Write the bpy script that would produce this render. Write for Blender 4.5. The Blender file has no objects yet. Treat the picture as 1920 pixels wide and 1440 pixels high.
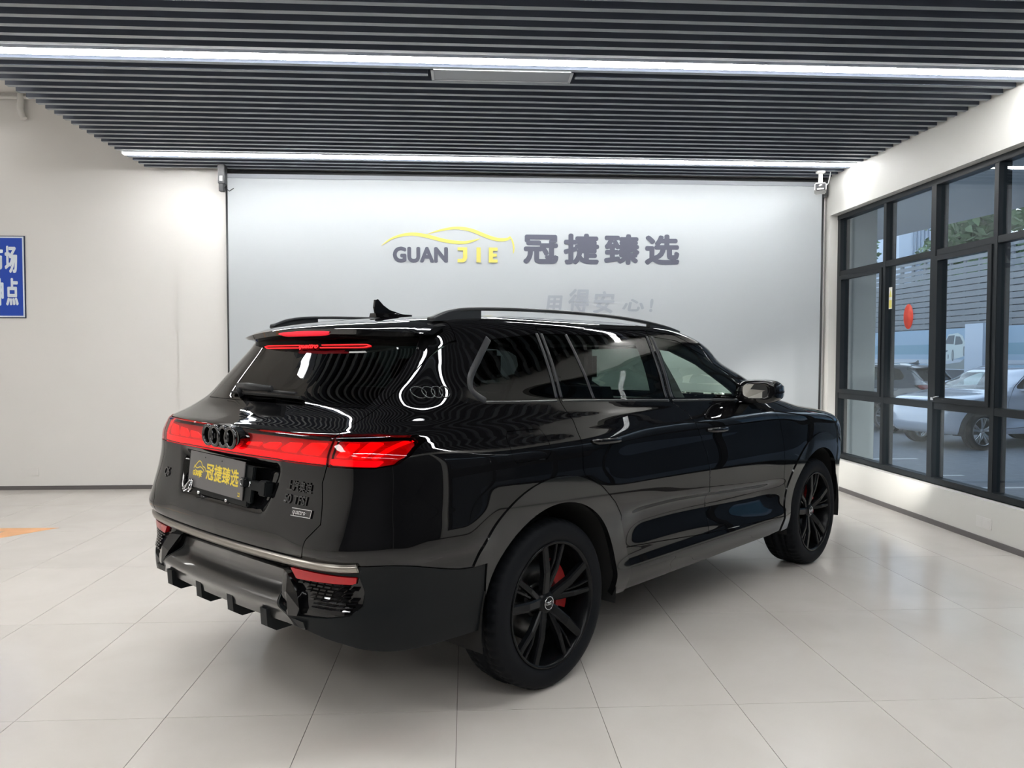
import bpy, bmesh, math, random
import numpy as np
from mathutils import Vector, Matrix
random.seed(7)
SC = bpy.context.scene
COL = SC.collection

# ================================================================= camera, world, light, exposure
F_PX = 1494.80
cam_d = bpy.data.cameras.new('camera'); cam = bpy.data.objects.new('camera', cam_d); COL.objects.link(cam)
cam_d.sensor_width = 36; cam_d.lens = F_PX / 1920 * 36; cam_d.clip_start = .05; cam_d.clip_end = 300
yaw, pit, rol = -.0580, -.0356, .0017
fw = Vector((-math.sin(yaw)*math.cos(pit), math.cos(yaw)*math.cos(pit), math.sin(pit)))
r0 = Vector((math.cos(yaw), math.sin(yaw), 0)); u0 = r0.cross(fw)
rt = r0*math.cos(rol) + u0*math.sin(rol); up = -r0*math.sin(rol) + u0*math.cos(rol)
cam.matrix_world = Matrix(((rt.x, up.x, -fw.x, .0376), (rt.y, up.y, -fw.y, -3.3591), (rt.z, up.z, -fw.z, 1.5163), (0, 0, 0, 1)))
SC.camera = cam

world = bpy.data.worlds.new('sky'); SC.world = world; world.use_nodes = True
wn = world.node_tree.nodes; wl = world.node_tree.links
bgn = wn['Background']
tc = wn.new('ShaderNodeTexCoord'); sx = wn.new('ShaderNodeSeparateXYZ'); rmp = wn.new('ShaderNodeValToRGB')
wl.new(tc.outputs['Generated'], sx.inputs[0]); wl.new(sx.outputs['Z'], rmp.inputs[0]); wl.new(rmp.outputs[0], bgn.inputs[0])
rmp.color_ramp.elements[0].position = 0; rmp.color_ramp.elements[0].color = (.66, .73, .80, 1)
rmp.color_ramp.elements[1].position = .6; rmp.color_ramp.elements[1].color = (.56, .67, .82, 1)
bgn.inputs[1].default_value = 2.6

SC.view_settings.view_transform = 'Standard'; SC.view_settings.look = 'None'
SC.view_settings.gamma = 1; SC.view_settings.use_curve_mapping = False
SC.view_settings.exposure = 0.13
STRIP_POWER = 52.0          # ceiling light strips
REAR_FILL = 55              # meant for the added, unseen fill panels

# ================================================================= helpers
def node_mat(name):
    m = bpy.data.materials.new(name); m.use_nodes = True
    return m, m.node_tree.nodes, m.node_tree.links

def pmat(name, col, rough=.5, metal=0., coat=0., spec=.5, noise=None, bump=None, ior=1.5, coat_rough=.02, coat_ior=1.5):
    m, n, l = node_mat(name); b = n['Principled BSDF']
    b.inputs['Base Color'].default_value = (*col, 1); b.inputs['Roughness'].default_value = rough
    b.inputs['Metallic'].default_value = metal; b.inputs['Coat Weight'].default_value = coat
    b.inputs['Coat Roughness'].default_value = coat_rough; b.inputs['Coat IOR'].default_value = coat_ior
    b.inputs['Specular IOR Level'].default_value = spec; b.inputs['IOR'].default_value = ior
    t = n.new('ShaderNodeTexCoord')
    if noise:
        sc, amt = noise
        x = n.new('ShaderNodeTexNoise'); x.inputs['Scale'].default_value = sc; x.inputs['Detail'].default_value = 4
        l.new(t.outputs['Object'], x.inputs['Vector'])
        r = n.new('ShaderNodeValToRGB')
        r.color_ramp.elements[0].position = .3; r.color_ramp.elements[1].position = .7
        r.color_ramp.elements[0].color = (*[c*(1-amt) for c in col], 1)
        r.color_ramp.elements[1].color = (*[min(1, c*(1+amt)) for c in col], 1)
        l.new(x.outputs['Fac'], r.inputs[0]); l.new(r.outputs[0], b.inputs['Base Color'])
    if bump:
        sc, st = bump
        x = n.new('ShaderNodeTexNoise'); x.inputs['Scale'].default_value = sc; x.inputs['Detail'].default_value = 3
        l.new(t.outputs['Object'], x.inputs['Vector'])
        bp = n.new('ShaderNodeBump'); bp.inputs['Strength'].default_value = st; bp.inputs['Distance'].default_value = .002
        l.new(x.outputs['Fac'], bp.inputs['Height']); l.new(bp.outputs[0], b.inputs['Normal'])
    return m

def emat(name, col, strength):
    m, n, l = node_mat(name); b = n['Principled BSDF']
    b.inputs['Base Color'].default_value = (*[min(1, c) for c in col], 1)
    b.inputs['Emission Color'].default_value = (*col, 1); b.inputs['Emission Strength'].default_value = strength
    return m

def glass_mat(name, tint, f0=.043, rough=.0):
    """thin tinted pane: tinted transmission plus Schlick mirror, the same from both sides"""
    m, n, l = node_mat(name); n.remove(n['Principled BSDF'])
    t = n.new('ShaderNodeBsdfTransparent'); t.inputs[0].default_value = (*tint, 1)
    g = n.new('ShaderNodeBsdfGlossy'); g.inputs['Roughness'].default_value = rough; g.inputs[0].default_value = (1, 1, 1, 1)
    f = n.new('ShaderNodeLayerWeight'); f.inputs[0].default_value = .5
    p = n.new('ShaderNodeMath'); p.operation = 'POWER'; p.inputs[1].default_value = 5; l.new(f.outputs['Facing'], p.inputs[0])
    q = n.new('ShaderNodeMath'); q.operation = 'MULTIPLY_ADD'; q.inputs[1].default_value = 1-f0; q.inputs[2].default_value = f0; l.new(p.outputs[0], q.inputs[0])
    x = n.new('ShaderNodeMixShader'); l.new(q.outputs[0], x.inputs[0]); l.new(t.outputs[0], x.inputs[1]); l.new(g.outputs[0], x.inputs[2])
    l.new(x.outputs[0], n['Material Output'].inputs[0])
    return m

def tag(o, label=None, cat=None, group=None, kind=None):
    if label: o['label'] = label
    if cat: o['category'] = cat
    if group: o['group'] = group
    if kind: o['kind'] = kind
    return o

def empty(name, loc=(0, 0, 0), rz=0, parent=None):
    o = bpy.data.objects.new(name, None); COL.objects.link(o); o.location = loc; o.rotation_euler = (0, 0, rz)
    o.empty_display_size = .1
    if parent: o.parent = parent
    return o

LAST = [None]
def link(name, me, mat, parent=None):
    o = bpy.data.objects.new(name, me); COL.objects.link(o); LAST[0] = o
    if mat: me.materials.append(mat)
    if parent: o.parent = parent
    return o

def np_mesh(name, V, F, mat, parent=None, N=None, smooth=True):
    me = bpy.data.meshes.new(name); V = np.asarray(V, float); F = np.asarray(F, int)
    me.vertices.add(len(V)); me.vertices.foreach_set('co', V.ravel())
    me.loops.add(F.size); me.loops.foreach_set('vertex_index', F.ravel().astype(np.int32))
    me.polygons.add(len(F)); me.polygons.foreach_set('loop_start', np.arange(0, F.size, F.shape[1], dtype=np.int32))
    me.update(calc_edges=True); me.validate()
    if smooth: me.polygons.foreach_set('use_smooth', np.ones(len(me.polygons), bool))
    if N is not None and len(me.vertices) == len(N): me.normals_split_custom_set_from_vertices(N.tolist())
    return link(name, me, mat, parent)

class MB:
    """collects boxes, bars, tubes, discs into one mesh"""
    def __init__(s): s.v = []; s.f = []; s.sm = []
    def add(s, V, F, smooth=False):
        b = len(s.v); s.v += [tuple(p) for p in V]; s.f += [tuple(i + b for i in f) for f in F]; s.sm += [smooth]*len(F); return s
    def box(s, x0, x1, y0, y1, z0, z1, bev=0.):
        if bev:
            bm = bmesh.new(); bmesh.ops.create_cube(bm, size=1)
            for v in bm.verts: v.co = Vector(((x0+x1)/2 + v.co.x*(x1-x0), (y0+y1)/2 + v.co.y*(y1-y0), (z0+z1)/2 + v.co.z*(z1-z0)))
            bmesh.ops.bevel(bm, geom=bm.edges[:], offset=bev, segments=2, affect='EDGES')
            bm.verts.index_update(); s.add([v.co[:] for v in bm.verts], [[v.index for v in f.verts] for f in bm.faces]); bm.free(); return s
        V = [(x0,y0,z0),(x1,y0,z0),(x1,y1,z0),(x0,y1,z0),(x0,y0,z1),(x1,y0,z1),(x1,y1,z1),(x0,y1,z1)]
        return s.add(V, [(0,3,2,1),(4,5,6,7),(0,1,5,4),(1,2,6,5),(2,3,7,6),(3,0,4,7)])
    def tube(s, pts, r, n=10, caps=True, ry=None):
        pts = [Vector(p) for p in pts]; rings = []; prev = None
        rr = r if isinstance(r, (list, tuple)) else [r]*len(pts)
        for i, p in enumerate(pts):
            t = (pts[min(i+1, len(pts)-1)] - pts[max(i-1, 0)]).normalized()
            a = prev if prev is not None else (Vector((0,0,1)) if abs(t.z) < .9 else Vector((1,0,0)))
            x = a.cross(t).normalized(); y = t.cross(x); prev = y
            k = (ry or 1)
            rings.append([p + (x*math.cos(2*math.pi*j/n)*k + y*math.sin(2*math.pi*j/n))*rr[i] for j in range(n)])
        V = [q for g in rings for q in g]; F = []
        for i in range(len(rings)-1):
            for j in range(n): F.append((i*n+j, i*n+(j+1)%n, (i+1)*n+(j+1)%n, (i+1)*n+j))
        s.add(V, F, True)
        if caps:
            b = len(s.v) - len(V); s.f.append(tuple(b+j for j in range(n))[::-1]); s.f.append(tuple(b+(len(rings)-1)*n+j for j in range(n))); s.sm += [False]*2
        return s
    def lathe(s, prof, axis_o, axis='y', n=48, close=False):
        """profile (r, a) turned round the axis through axis_o"""
        V = []; F = []; m = len(prof); o = Vector(axis_o)
        for j in range(n):
            c, q = math.cos(2*math.pi*j/n), math.sin(2*math.pi*j/n)
            for r, a in prof:
                V.append(o + (Vector((r*c, a, r*q)) if axis == 'y' else Vector((r*c, r*q, a)) if axis == 'z' else Vector((a, r*c, r*q))))
        for j in range(n):
            for i in range(m - 1 + (1 if close else 0)):
                a, b = j*m+i, j*m+(i+1) % m; c, d = ((j+1) % n)*m+(i+1) % m, ((j+1) % n)*m+i
                F.append((a, b, c, d))
        return s.add(V, F, True)
    def prism(s, poly, a0, a1, plane='xz', smooth=False):
        """polygon in a plane, pushed between a0 and a1 along the third axis"""
        def P(p, a): return (p[0], a, p[1]) if plane == 'xz' else (a, p[0], p[1]) if plane == 'yz' else (p[0], p[1], a)
        n = len(poly); V = [P(p, a0) for p in poly] + [P(p, a1) for p in poly]
        F = [tuple(range(n))[::-1], tuple(range(n, 2*n))] + [(i, (i+1) % n, n+(i+1) % n, n+i) for i in range(n)]
        return s.add(V, F, smooth)
    def build(s, name, mat, parent=None, recalc=True):
        me = bpy.data.meshes.new(name); me.from_pydata(s.v, [], s.f)
        me.polygons.foreach_set('use_smooth', s.sm); me.update()
        if recalc:
            bm = bmesh.new(); bm.from_mesh(me); bmesh.ops.recalc_face_normals(bm, faces=bm.faces[:]); bm.to_mesh(me); bm.free()
        return link(name, me, mat, parent)

def text_mesh(name, body, size, mat, parent=None, bold=0., extrude=.001, sx=1., shear=0., space=1., mtx=None, res=4, kids=None):
    """lettering turned into a mesh; local x = reading direction, local y = up, origin at the left of the base line"""
    cu = bpy.data.curves.new(name, 'FONT'); cu.body = body; cu.size = size; cu.extrude = extrude
    cu.shear = shear; cu.space_character = space; cu.resolution_u = res
    t = bpy.data.objects.new('tmp', cu); COL.objects.link(t); bpy.context.view_layer.update()
    me = bpy.data.meshes.new_from_object(t.evaluated_get(bpy.context.evaluated_depsgraph_get()))
    bpy.data.objects.remove(t); bpy.data.curves.remove(cu)
    me.materials.clear(); me.transform(Matrix.Diagonal((sx, 1, 1, 1)))
    if bold:      # heavier weight: the glyph laid down again a little to each side
        V = np.array([v.co[:] for v in me.vertices]); F = [tuple(p.vertices) for p in me.polygons]; n = len(V)
        VV = [V]; FF = list(F)
        for k in range(8):
            a = k*math.pi/4; VV.append(V + np.array([bold*math.cos(a), bold*math.sin(a), -.00006*(k+1)])); FF += [tuple(i + n*(k+1) for i in f) for f in F]
        bpy.data.meshes.remove(me); me = bpy.data.meshes.new(name); me.from_pydata(np.concatenate(VV).tolist(), [], FF)
    if mtx is not None: me.transform(mtx)
    me.name = name
    return link(name, me, mat, parent)

def ribbon(name, pts, widths, mat, parent, mtx, th=.002):
    """flat brush stroke along 2-D points"""
    V = []; F = []
    P = [Vector(p) for p in pts]; n = len(P)
    for i in range(n):
        t = (P[min(i+1, n-1)] - P[max(i-1, 0)]).normalized(); q = Vector((-t.y, t.x)) * widths[i] / 2
        for s_ in (1, -1): V.append((P[i].x+q.x*s_, P[i].y+q.y*s_, th))
    for i in range(n-1): F.append((2*i, 2*i+1, 2*i+3, 2*i+2))
    me = bpy.data.meshes.new(name); me.from_pydata(V, [], F); me.transform(mtx)
    return link(name, me, mat, parent)

def smooth_pts(pts, k=8):
    P = np.array(pts, float); x = np.arange(len(P)); return [tuple(q) for q in crv(x, P, np.linspace(0, len(P)-1, (len(P)-1)*k+1))]
def crv(x, y, xs):
    # Catmull-Rom
    y = np.asarray(y, float); out = []
    for t in xs:
        i = int(min(max(math.floor(t), 0), len(y)-2)); f = t - i
        p0, p1, p2, p3 = y[max(i-1, 0)], y[i], y[i+1], y[min(i+2, len(y)-1)]
        out.append(.5*((2*p1) + (-p0+p2)*f + (2*p0-5*p1+4*p2-p3)*f*f + (-p0+3*p1-3*p2+p3)*f**3))
    return np.array(out)
# ---------------------------------------------------------------- car body surface (pure numpy)
def pchip(x, y, xs):
    x = np.asarray(x, float); y = np.asarray(y, float); h = np.diff(x)
    sh = (-1,) + (1,) * (y.ndim - 1)
    d = np.diff(y, axis=0) / h.reshape(sh)
    m = np.zeros_like(y)
    for i in range(1, len(x) - 1):
        a, b = d[i - 1], d[i]
        w1 = 2 * h[i] + h[i - 1]; w2 = h[i] + 2 * h[i - 1]
        with np.errstate(divide='ignore', invalid='ignore'):
            v = (w1 + w2) / (w1 / a + w2 / b)
        m[i] = np.where(a * b > 0, v, 0)
    m[0] = d[0]; m[-1] = d[-1]
    xs = np.asarray(xs, float)
    k = np.clip(np.searchsorted(x, xs) - 1, 0, len(x) - 2)
    t = ((xs - x[k]) / h[k]).reshape((-1,) + (1,) * (y.ndim - 1)); hk = h[k].reshape(t.shape)
    return ((2*t**3 - 3*t**2 + 1) * y[k] + (t**3 - 2*t**2 + t) * hk * m[k]
            + (-2*t**3 + 3*t**2) * y[k+1] + (t**3 - t**2) * hk * m[k+1])

def sstep(a, b, x):
    t = np.clip((x - a) / (b - a), 0, 1); return t * t * (3 - 2 * t)

# level table: z, half width, rear u, rear exponent, rear crown, rear length, front u, front exponent, front length
LEV = np.array([
 [ .285, .900, -.900, 6, .10, .85, 3.70, 4, 1.00],
 [ .320, .945, -.985, 7, .09, .90, 3.86, 4, 1.05],
 [ .370, .965, -1.085, 8, .08, .95, 3.95, 4, 1.10],
 [ .450, .975, -1.120, 8, .07, 1.00, 4.00, 4, 1.10],
 [ .530, .975, -1.125, 8, .07, 1.00, 4.02, 4, 1.10],
 [ .600, .974, -1.110, 8, .07, 1.00, 4.02, 4, 1.10],
 [ .700, .980, -1.112, 8, .07, 1.00, 4.02, 4, 1.10],
 [ .790, .987, -1.130, 8, .07, 1.02, 4.01, 4, 1.10],
 [ .880, .992, -1.118, 8, .07, 1.01, 4.00, 4, 1.10],
 [ .980, .992, -1.092, 8, .07, 1.00, 3.96, 4, 1.10],
 [1.060, .986, -1.080, 8, .07, .98, 3.84, 4, 1.10],
 [1.100, .982, -1.080, 8, .07, .98, 3.62, 4, 1.10],
 [1.135, .976, -1.078, 8, .07, .97, 3.38, 4, 1.10],
 [1.165, .962, -1.070, 8, .07, .96, 3.12, 4, 1.00],
 [1.190, .948, -1.062, 8, .07, .94, 3.00, 4, .95],
 [1.208, .938, -1.052, 8, .07, .92, 2.90, 4, .90],
 [1.222, .930, -1.020, 8, .07, .90, 2.84, 4, .90],
 [1.250, .912, -.950, 8, .06, .85, 2.74, 4.5, .90],
 [1.285, .893, -.875, 9, .05, .78, 2.64, 5, .90],
 [1.310, .880, -.846, 9, .065, .735, 2.58, 5, .90],
 [1.400, .847, -.771, 9, .065, .66, 2.35, 5, .88],
 [1.480, .812, -.705, 9, .065, .60, 2.13, 5, .85],
 [1.560, .775, -.640, 9, .065, .54, 2.02, 6, .80],
 [1.620, .744, -.595, 9, .05, .50, 1.86, 7, .75],
 [1.655, .724, -.570, 8, .05, .47, 1.74, 7, .70],
 [1.676, .700, -.510, 6, .07, .42, 1.60, 6, .65],
 [1.692, .662, -.390, 5, .08, .38, 1.45, 5, .60],
 [1.707, .600, -.230, 4, .06, .35, 1.26, 4, .50],
 [1.719, .480, -.040, 3, .04, .30, 1.06, 3, .42],
 [1.728, .280, .150, 3, .02, .22, .80, 3, .30],
 [1.732, .120, .330, 2.5, .0, .14, .64, 2.5, .14],
 [1.733, .004, .470, 2, .0, .01, .50, 2, .01]])

def shell_half(mult=1.0, feat=True):
    """right half (v>=0) of the body: returns V (n,3) in (u,v,z), F tris, grid shape"""
    nk = len(LEV)
    seg = np.hypot(np.diff(LEV[:, 0]) , .35*np.diff(LEV[:, 2])) + .5*np.abs(np.diff(LEV[:, 1]))
    cnt = np.maximum(2, np.round(seg / .0095 * mult)).astype(int)
    cl_ = np.concatenate([[0], np.cumsum(seg)])
    ts = np.concatenate([cl_[i] + seg[i]*np.arange(c)/c for i, c in enumerate(cnt)] + [[cl_[-1]]])
    L = pchip(cl_, LEV, ts)
    NR, NS, NF = int(150*mult), int(190*mult), int(70*mult)
    rows = []
    for z, w, ur, nr, kr, lr, uf, nf, lf in L:
        th = np.linspace(0, np.pi/2, 1200)
        X = np.cos(th)**(2/nr); Y = np.sin(th)**(2/nr)
        ucr = ur + lr; ucf = uf - lf
        ru = ucr - lr * X + kr * Y**2 * X; rv = w * Y
        X2 = np.cos(th[::-1])**(2/nf); Y2 = np.sin(th[::-1])**(2/nf)
        fu = ucf + lf * X2 - .07 * lf * Y2**2 * X2; fv = w * Y2
        def res(a, b, n, wt=None):
            s = np.concatenate([[0], np.cumsum(np.hypot(np.diff(a), np.diff(b)))])
            q = np.linspace(0, s[-1], n)
            return np.interp(q, s, a), np.interp(q, s, b)
        a, b = res(ru, rv, NR); c, d = res(fu, fv, NF)
        m = np.linspace(ucr, ucf, NS + 2)[1:-1]
        uu = np.concatenate([a, m, c]); vv = np.concatenate([b, np.full(NS, w), d])
        rows.append(np.stack([uu, vv, np.full(len(uu), z)], -1))
    G = np.array(rows)
    u, v, z = G[..., 0], G[..., 1], G[..., 2]
    # plan taper
    gh = sstep(1.15, 1.6, z)
    tap = 1 - (.026 + .024*gh) * (np.clip((.5 - u) / 1.4, 0, 2)**2) - .028 * (np.clip((u - 2.4) / 1.3, 0, 2)**2) - .008*gh*(np.clip((u-1.2)/1.,0,2)**2)
    v = v * tap
    if feat:
        side = sstep(.72, .93, v / np.maximum(np.interp(z, LEV[:, 0], LEV[:, 1]), .05)) * sstep(-1.02, -.8, u)
        # blisters over the wheels with an upper edge
        for uw in (0., 2.98):
            b = np.exp(-((u - uw) / .62)**4) * sstep(.45, .8, z) * (1 - sstep(1.10, 1.155, z))
            v = v + .016 * b * side
        # door body section: waist hollow, lower scallop
        dm = sstep(.45, .75, u) * (1 - sstep(2.1, 2.5, u))
        v = v - .010 * np.exp(-((z - 1.0) / .07)**2) * side * sstep(.2, .6, u)*(1 - sstep(2.3, 2.7, u))
        zc = .665 - .055 * sstep(.9, 2.3, u) ; top = zc + .055; 
        sc = sstep(top + .012, top - .012, z) * 0
        f = np.clip((zc + .07 - z) / .012, 0, 1); f = f*f*(3-2*f)
        g = np.clip((z - (zc - .115)) / .10, 0, 1)**1.0
        v = v - .030 * dm * side * f * g
        # sill swell
        v = v + .018 * side * np.exp(-((z - .43) / .05)**2) * sstep(.35, .6, u) * (1 - sstep(2.35, 2.6, u))
        # rear haunch swells down to the bumper shelf
        qz = (1 - sstep(.748, 1.02, z)) * sstep(.725, .748, z) + .45 * (1 - sstep(.725, .748, z)) * sstep(.40, .70, z)
        v = v + .026 * qz * side * (1 - sstep(-.60, -.38, u))
        cz = np.exp(-(np.maximum(z - .770, 0) / .075)**2) * sstep(.735, .765, z)
        u = u - .022 * cz * sstep(.45, .72, v) * sstep(.5, 1., (-u - .70) / .15)
        # tail: number-plate hollow, waist above trim
        rearm = sstep(.5, 1., (-u - .85) / .12)
        hv = .385 + (z - .9) * .35
        pl = (1 - sstep(hv - .055, hv, v)) * sstep(.882, .905, z) * (1 - sstep(1.045, 1.085, z))
        u = u + .038 * pl * rearm
        lw = sstep(.565, .60, z) * (1 - sstep(.672, .705, z)) * (1 - sstep(.42, .56, v))
        u = u + .05 * lw * rearm
        # raised diffuser brow
        br = np.exp(-((z - .545) / .022)**2) * (1 - sstep(.52, .60, v))
        u = u - .035 * br * rearm
        dz = (1 - sstep(.40, .50, z)) * (1 - sstep(.60, .72, v)) * sstep(.30, .36, z)
        u = u + .0 * dz * rearm
    G = np.stack([u, v, z], -1)
    # fair the surface along the height so that reflections run smoothly
    def fair(A, sg, mask):
        k = np.arange(-8, 9); w_ = np.exp(-.5*(k/sg)**2); w_ /= w_.sum(); P_ = np.pad(A, ((8, 8), (0, 0)), mode='edge')
        B = sum(w_[i]*P_[i:i+len(A)] for i in range(17)); return A*(1-mask) + B*mask
    mk_ = (sstep(1.235, 1.30, z)*(1-sstep(1.70, 1.72, z)))
    for c_ in (0, 1): G[..., c_] = fair(G[..., c_], 4.0*mult, mk_)
    mk2 = (1-sstep(1.18, 1.20, z))*sstep(.32, .36, z)
    for c_ in (0, 1): G[..., c_] = fair(G[..., c_], 1.6*mult, mk2)
    n, m = G.shape[:2]
    idx = np.arange(n * m).reshape(n, m)
    a, b, c, d = idx[:-1, :-1].ravel(), idx[:-1, 1:].ravel(), idx[1:, 1:].ravel(), idx[1:, :-1].ravel()
    F = np.concatenate([np.stack([a, c, b], -1), np.stack([a, d, c], -1)])
    V = G.reshape(-1, 3)
    du = np.gradient(G, axis=1); dt = np.gradient(G, axis=0)
    N = np.cross(dt, du).reshape(-1, 3)
    ln = np.linalg.norm(N, axis=1, keepdims=True); N = N / np.maximum(ln, 1e-12)
    # centreline normals have no v part
    N[idx[:, 0], 1] = 0; N[idx[:, -1], 1] = 0
    N /= np.maximum(np.linalg.norm(N, axis=1, keepdims=True), 1e-9)
    return V, N, F, (n, m)
# ================================================================= materials of the place
M = {}
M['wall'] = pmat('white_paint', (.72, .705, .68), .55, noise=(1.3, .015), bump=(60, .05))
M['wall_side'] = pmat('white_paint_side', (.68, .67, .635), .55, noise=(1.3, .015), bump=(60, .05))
M['skirt'] = pmat('grey_skirting', (.115, .105, .105), .4)
M['grout'] = pmat('grout', (.20, .18, .16), .8)
M['slat'] = pmat('slat_side_navy', (.085, .100, .135), .5)
M['slat_face_lit'] = pmat('slat_face_bounce_grey', (.255, .285, .305), .45)  # undersides coloured lighter to carry light bounced up from the floor
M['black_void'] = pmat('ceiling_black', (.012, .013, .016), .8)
M['panel_grey'] = pmat('hatch_metal', (.30, .32, .35), .45)
M['panel_rim'] = pmat('hatch_rim', (.5, .52, .54), .4)
M['frame'] = pmat('window_frame', (.0095, .0125, .0155), .42, spec=.3)
M['frame_in'] = pmat('window_gasket', (.012, .013, .016), .6)
M['strip'] = emat('light_strip', (.985, .985, .98), STRIP_POWER)
M['lamp'] = emat('lamp_diffuser', (1, .985, .96), 15)
M['plastic_w'] = pmat('white_plastic', (.72, .71, .68), .35)
M['plastic_b'] = pmat('black_plastic', (.02, .02, .022), .4)
M['chrome'] = pmat('chrome', (.75, .76, .78), .12, metal=1)
M['cloth'] = pmat('banner_cloth', (.470, .500, .520), .75, bump=(260, .12))
M['ink'] = pmat('banner_ink_grey', (.095, .10, .135), .7)
M['ink_y'] = pmat('banner_ink_yellow', (.68, .61, .14), .7)
M['ink_l'] = pmat('banner_ink_pale', (.36, .385, .43), .75)
M['sign_blue'] = pmat('sign_blue', (.005, .055, .42), .35)
M['sign_white'] = pmat('sign_white', (.72, .78, .85), .4)
M['sign_dark'] = pmat('sign_edge', (.01, .02, .06), .4)
M['tape'] = pmat('floor_tape_orange', (.80, .42, .20), .45, noise=(5, .12))
M['pane'] = glass_mat('window_glass', (.86, .91, .93), .04)

def tile_mat():
    m, n, l = node_mat('polished_floor_tile'); b = n['Principled BSDF']
    oi = n.new('ShaderNodeObjectInfo'); t = n.new('ShaderNodeTexCoord'); x = n.new('ShaderNodeTexNoise')
    x.inputs['Scale'].default_value = 2.2; x.inputs['Detail'].default_value = 5; x.inputs['Distortion'].default_value = .6
    g = n.new('ShaderNodeNewGeometry'); l.new(g.outputs['Position'], x.inputs['Vector'])
    r = n.new('ShaderNodeValToRGB'); r.color_ramp.elements[0].position = .3; r.color_ramp.elements[1].position = .72
    r.color_ramp.elements[0].color = (.600, .566, .524, 1); r.color_ramp.elements[1].color = (.650, .618, .578, 1)
    l.new(x.outputs['Fac'], r.inputs[0])
    h = n.new('ShaderNodeHueSaturation'); mp = n.new('ShaderNodeMapRange'); mp.inputs[3].default_value = .975; mp.inputs[4].default_value = 1.02
    l.new(oi.outputs['Random'], mp.inputs[0]); l.new(mp.outputs[0], h.inputs['Value']); l.new(r.outputs[0], h.inputs['Color'])
    l.new(h.outputs[0], b.inputs['Base Color'])
    b.inputs['Roughness'].default_value = .17; b.inputs['Specular IOR Level'].default_value = .42
    return m
M['tile'] = tile_mat()

XW, YB, ZS = 4.25, 5.85, 3.58          # right wall face, back wall face, underside of slats
XL, YF, ZC = -8.0, -8.5, 4.40          # far left wall, wall behind the photographer, white ceiling
TS, TD = .609, 1.218

# ---- floor with its tiles
fl = MB().box(XL-.1, XW+.3, YF-.1, YB+.2, -.12, -.004).build('floor', M['grout']); tag(fl, kind='structure')
tm = None; k = 0
for j in range(-5, 5):
    for i in range(-11, 7):
        x0 = i*TS; y0 = j*TD; x1 = min(x0+TS, XW); y1 = min(y0+TD, YB)
        if x1 - x0 < .02 or y1 - y0 < .02: continue
        if y0 < -3.9 and abs(x0) > 5: continue
        full = (x1-x0 > TS-.001 and y1-y0 > TD-.001)
        if full and tm is not None:
            o = bpy.data.objects.new('floor_tile', tm); COL.objects.link(o)
        else:
            g = .0014
            o = MB().box(g, x1-x0-g, g, y1-y0-g, -.010, 0).build('floor_tile', M['tile'])
            if full: tm = o.data
        o.location = (x0, y0, 0); o.parent = fl
        k += 1
# far floor beyond the tile field, seen only in reflections
o = MB().box(XL, -11*TS, YF, YB, -.01, -.0005).box(-11*TS, XW, YF, -5*TD, -.01, -.0005).build('floor_margin', M['tile'], fl)

# ---- walls
wb = MB().box(XL, XW+.25, YB, YB+.2, -.1, 4.6).build('wall_back', M['wall']); tag(wb, kind='structure')
MB().box(-3.19, XW, YB-.022, YB+.01, .0, 3.75, bev=.004).build('wall_pilaster', M['wall'], wb)
w = MB().box(XL-.2, XL, YF, YB+.2, -.1, 4.6).build('wall_left', M['wall']); tag(w, kind='structure')
w = MB().box(XL-.2, XW+.3, YF-.2, YF, -.1, 4.6).build('wall_front', pmat('dark_hall_panel', (.025, .026, .03), .5)); tag(w, kind='structure')
WY1, WY0, WZ0, WZ1 = 5.70, -1.42, .345, 3.14
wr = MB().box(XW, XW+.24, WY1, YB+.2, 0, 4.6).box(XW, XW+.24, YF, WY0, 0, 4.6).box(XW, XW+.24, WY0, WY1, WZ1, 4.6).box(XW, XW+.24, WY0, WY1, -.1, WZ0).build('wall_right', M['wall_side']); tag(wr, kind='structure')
dd_ = MB().box(XW-.03, XW+.02, -8.2, -1.55, 0, 3.1)
for i in range(14): dd_.box(XW-.045, XW-.03, -8.2, -1.55, .04+.215*i, .23+.215*i)
tag(dd_.build('door_1', pmat('dark_roller_door', (.022, .024, .028), .5)), kind='structure')
cl = MB().box(XL-.2, XW+.3, YF-.2, YB+.2, ZC, ZC+.2).build('ceiling', pmat('white_ceiling', (.66, .64, .61), .7)); tag(cl, kind='structure')
MB().box(-3.44, XW, YF, YB, ZS+.16, ZS+.18).build('slat_backing', M['black_void'], cl)
MB().box(-3.44, -3.42, YF, YB, ZS+.18, ZC).build('bulkhead', M['black_void'], cl)
# baseboards
o = MB().box(XL, -3.19, YB-.012, YB, 0, .045).box(-3.19, XW, YB-.034, YB-.022, 0, .045).build('baseboard_back', M['skirt']); tag(o, kind='structure')
o = MB().box(XW-.012, XW, YF, YB-.034, 0, .046).build('baseboard_right', M['skirt']); tag(o, kind='structure')

def slat(a, b, y):
    s = MB().box(a, b, -.024, .024, 0, .10).build('ceiling_slat', M['slat'], cl)
    s.data.materials.append(M['slat_face_lit'])
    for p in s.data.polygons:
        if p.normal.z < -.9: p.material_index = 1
    s.location = (0, y, ZS); return s
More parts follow.
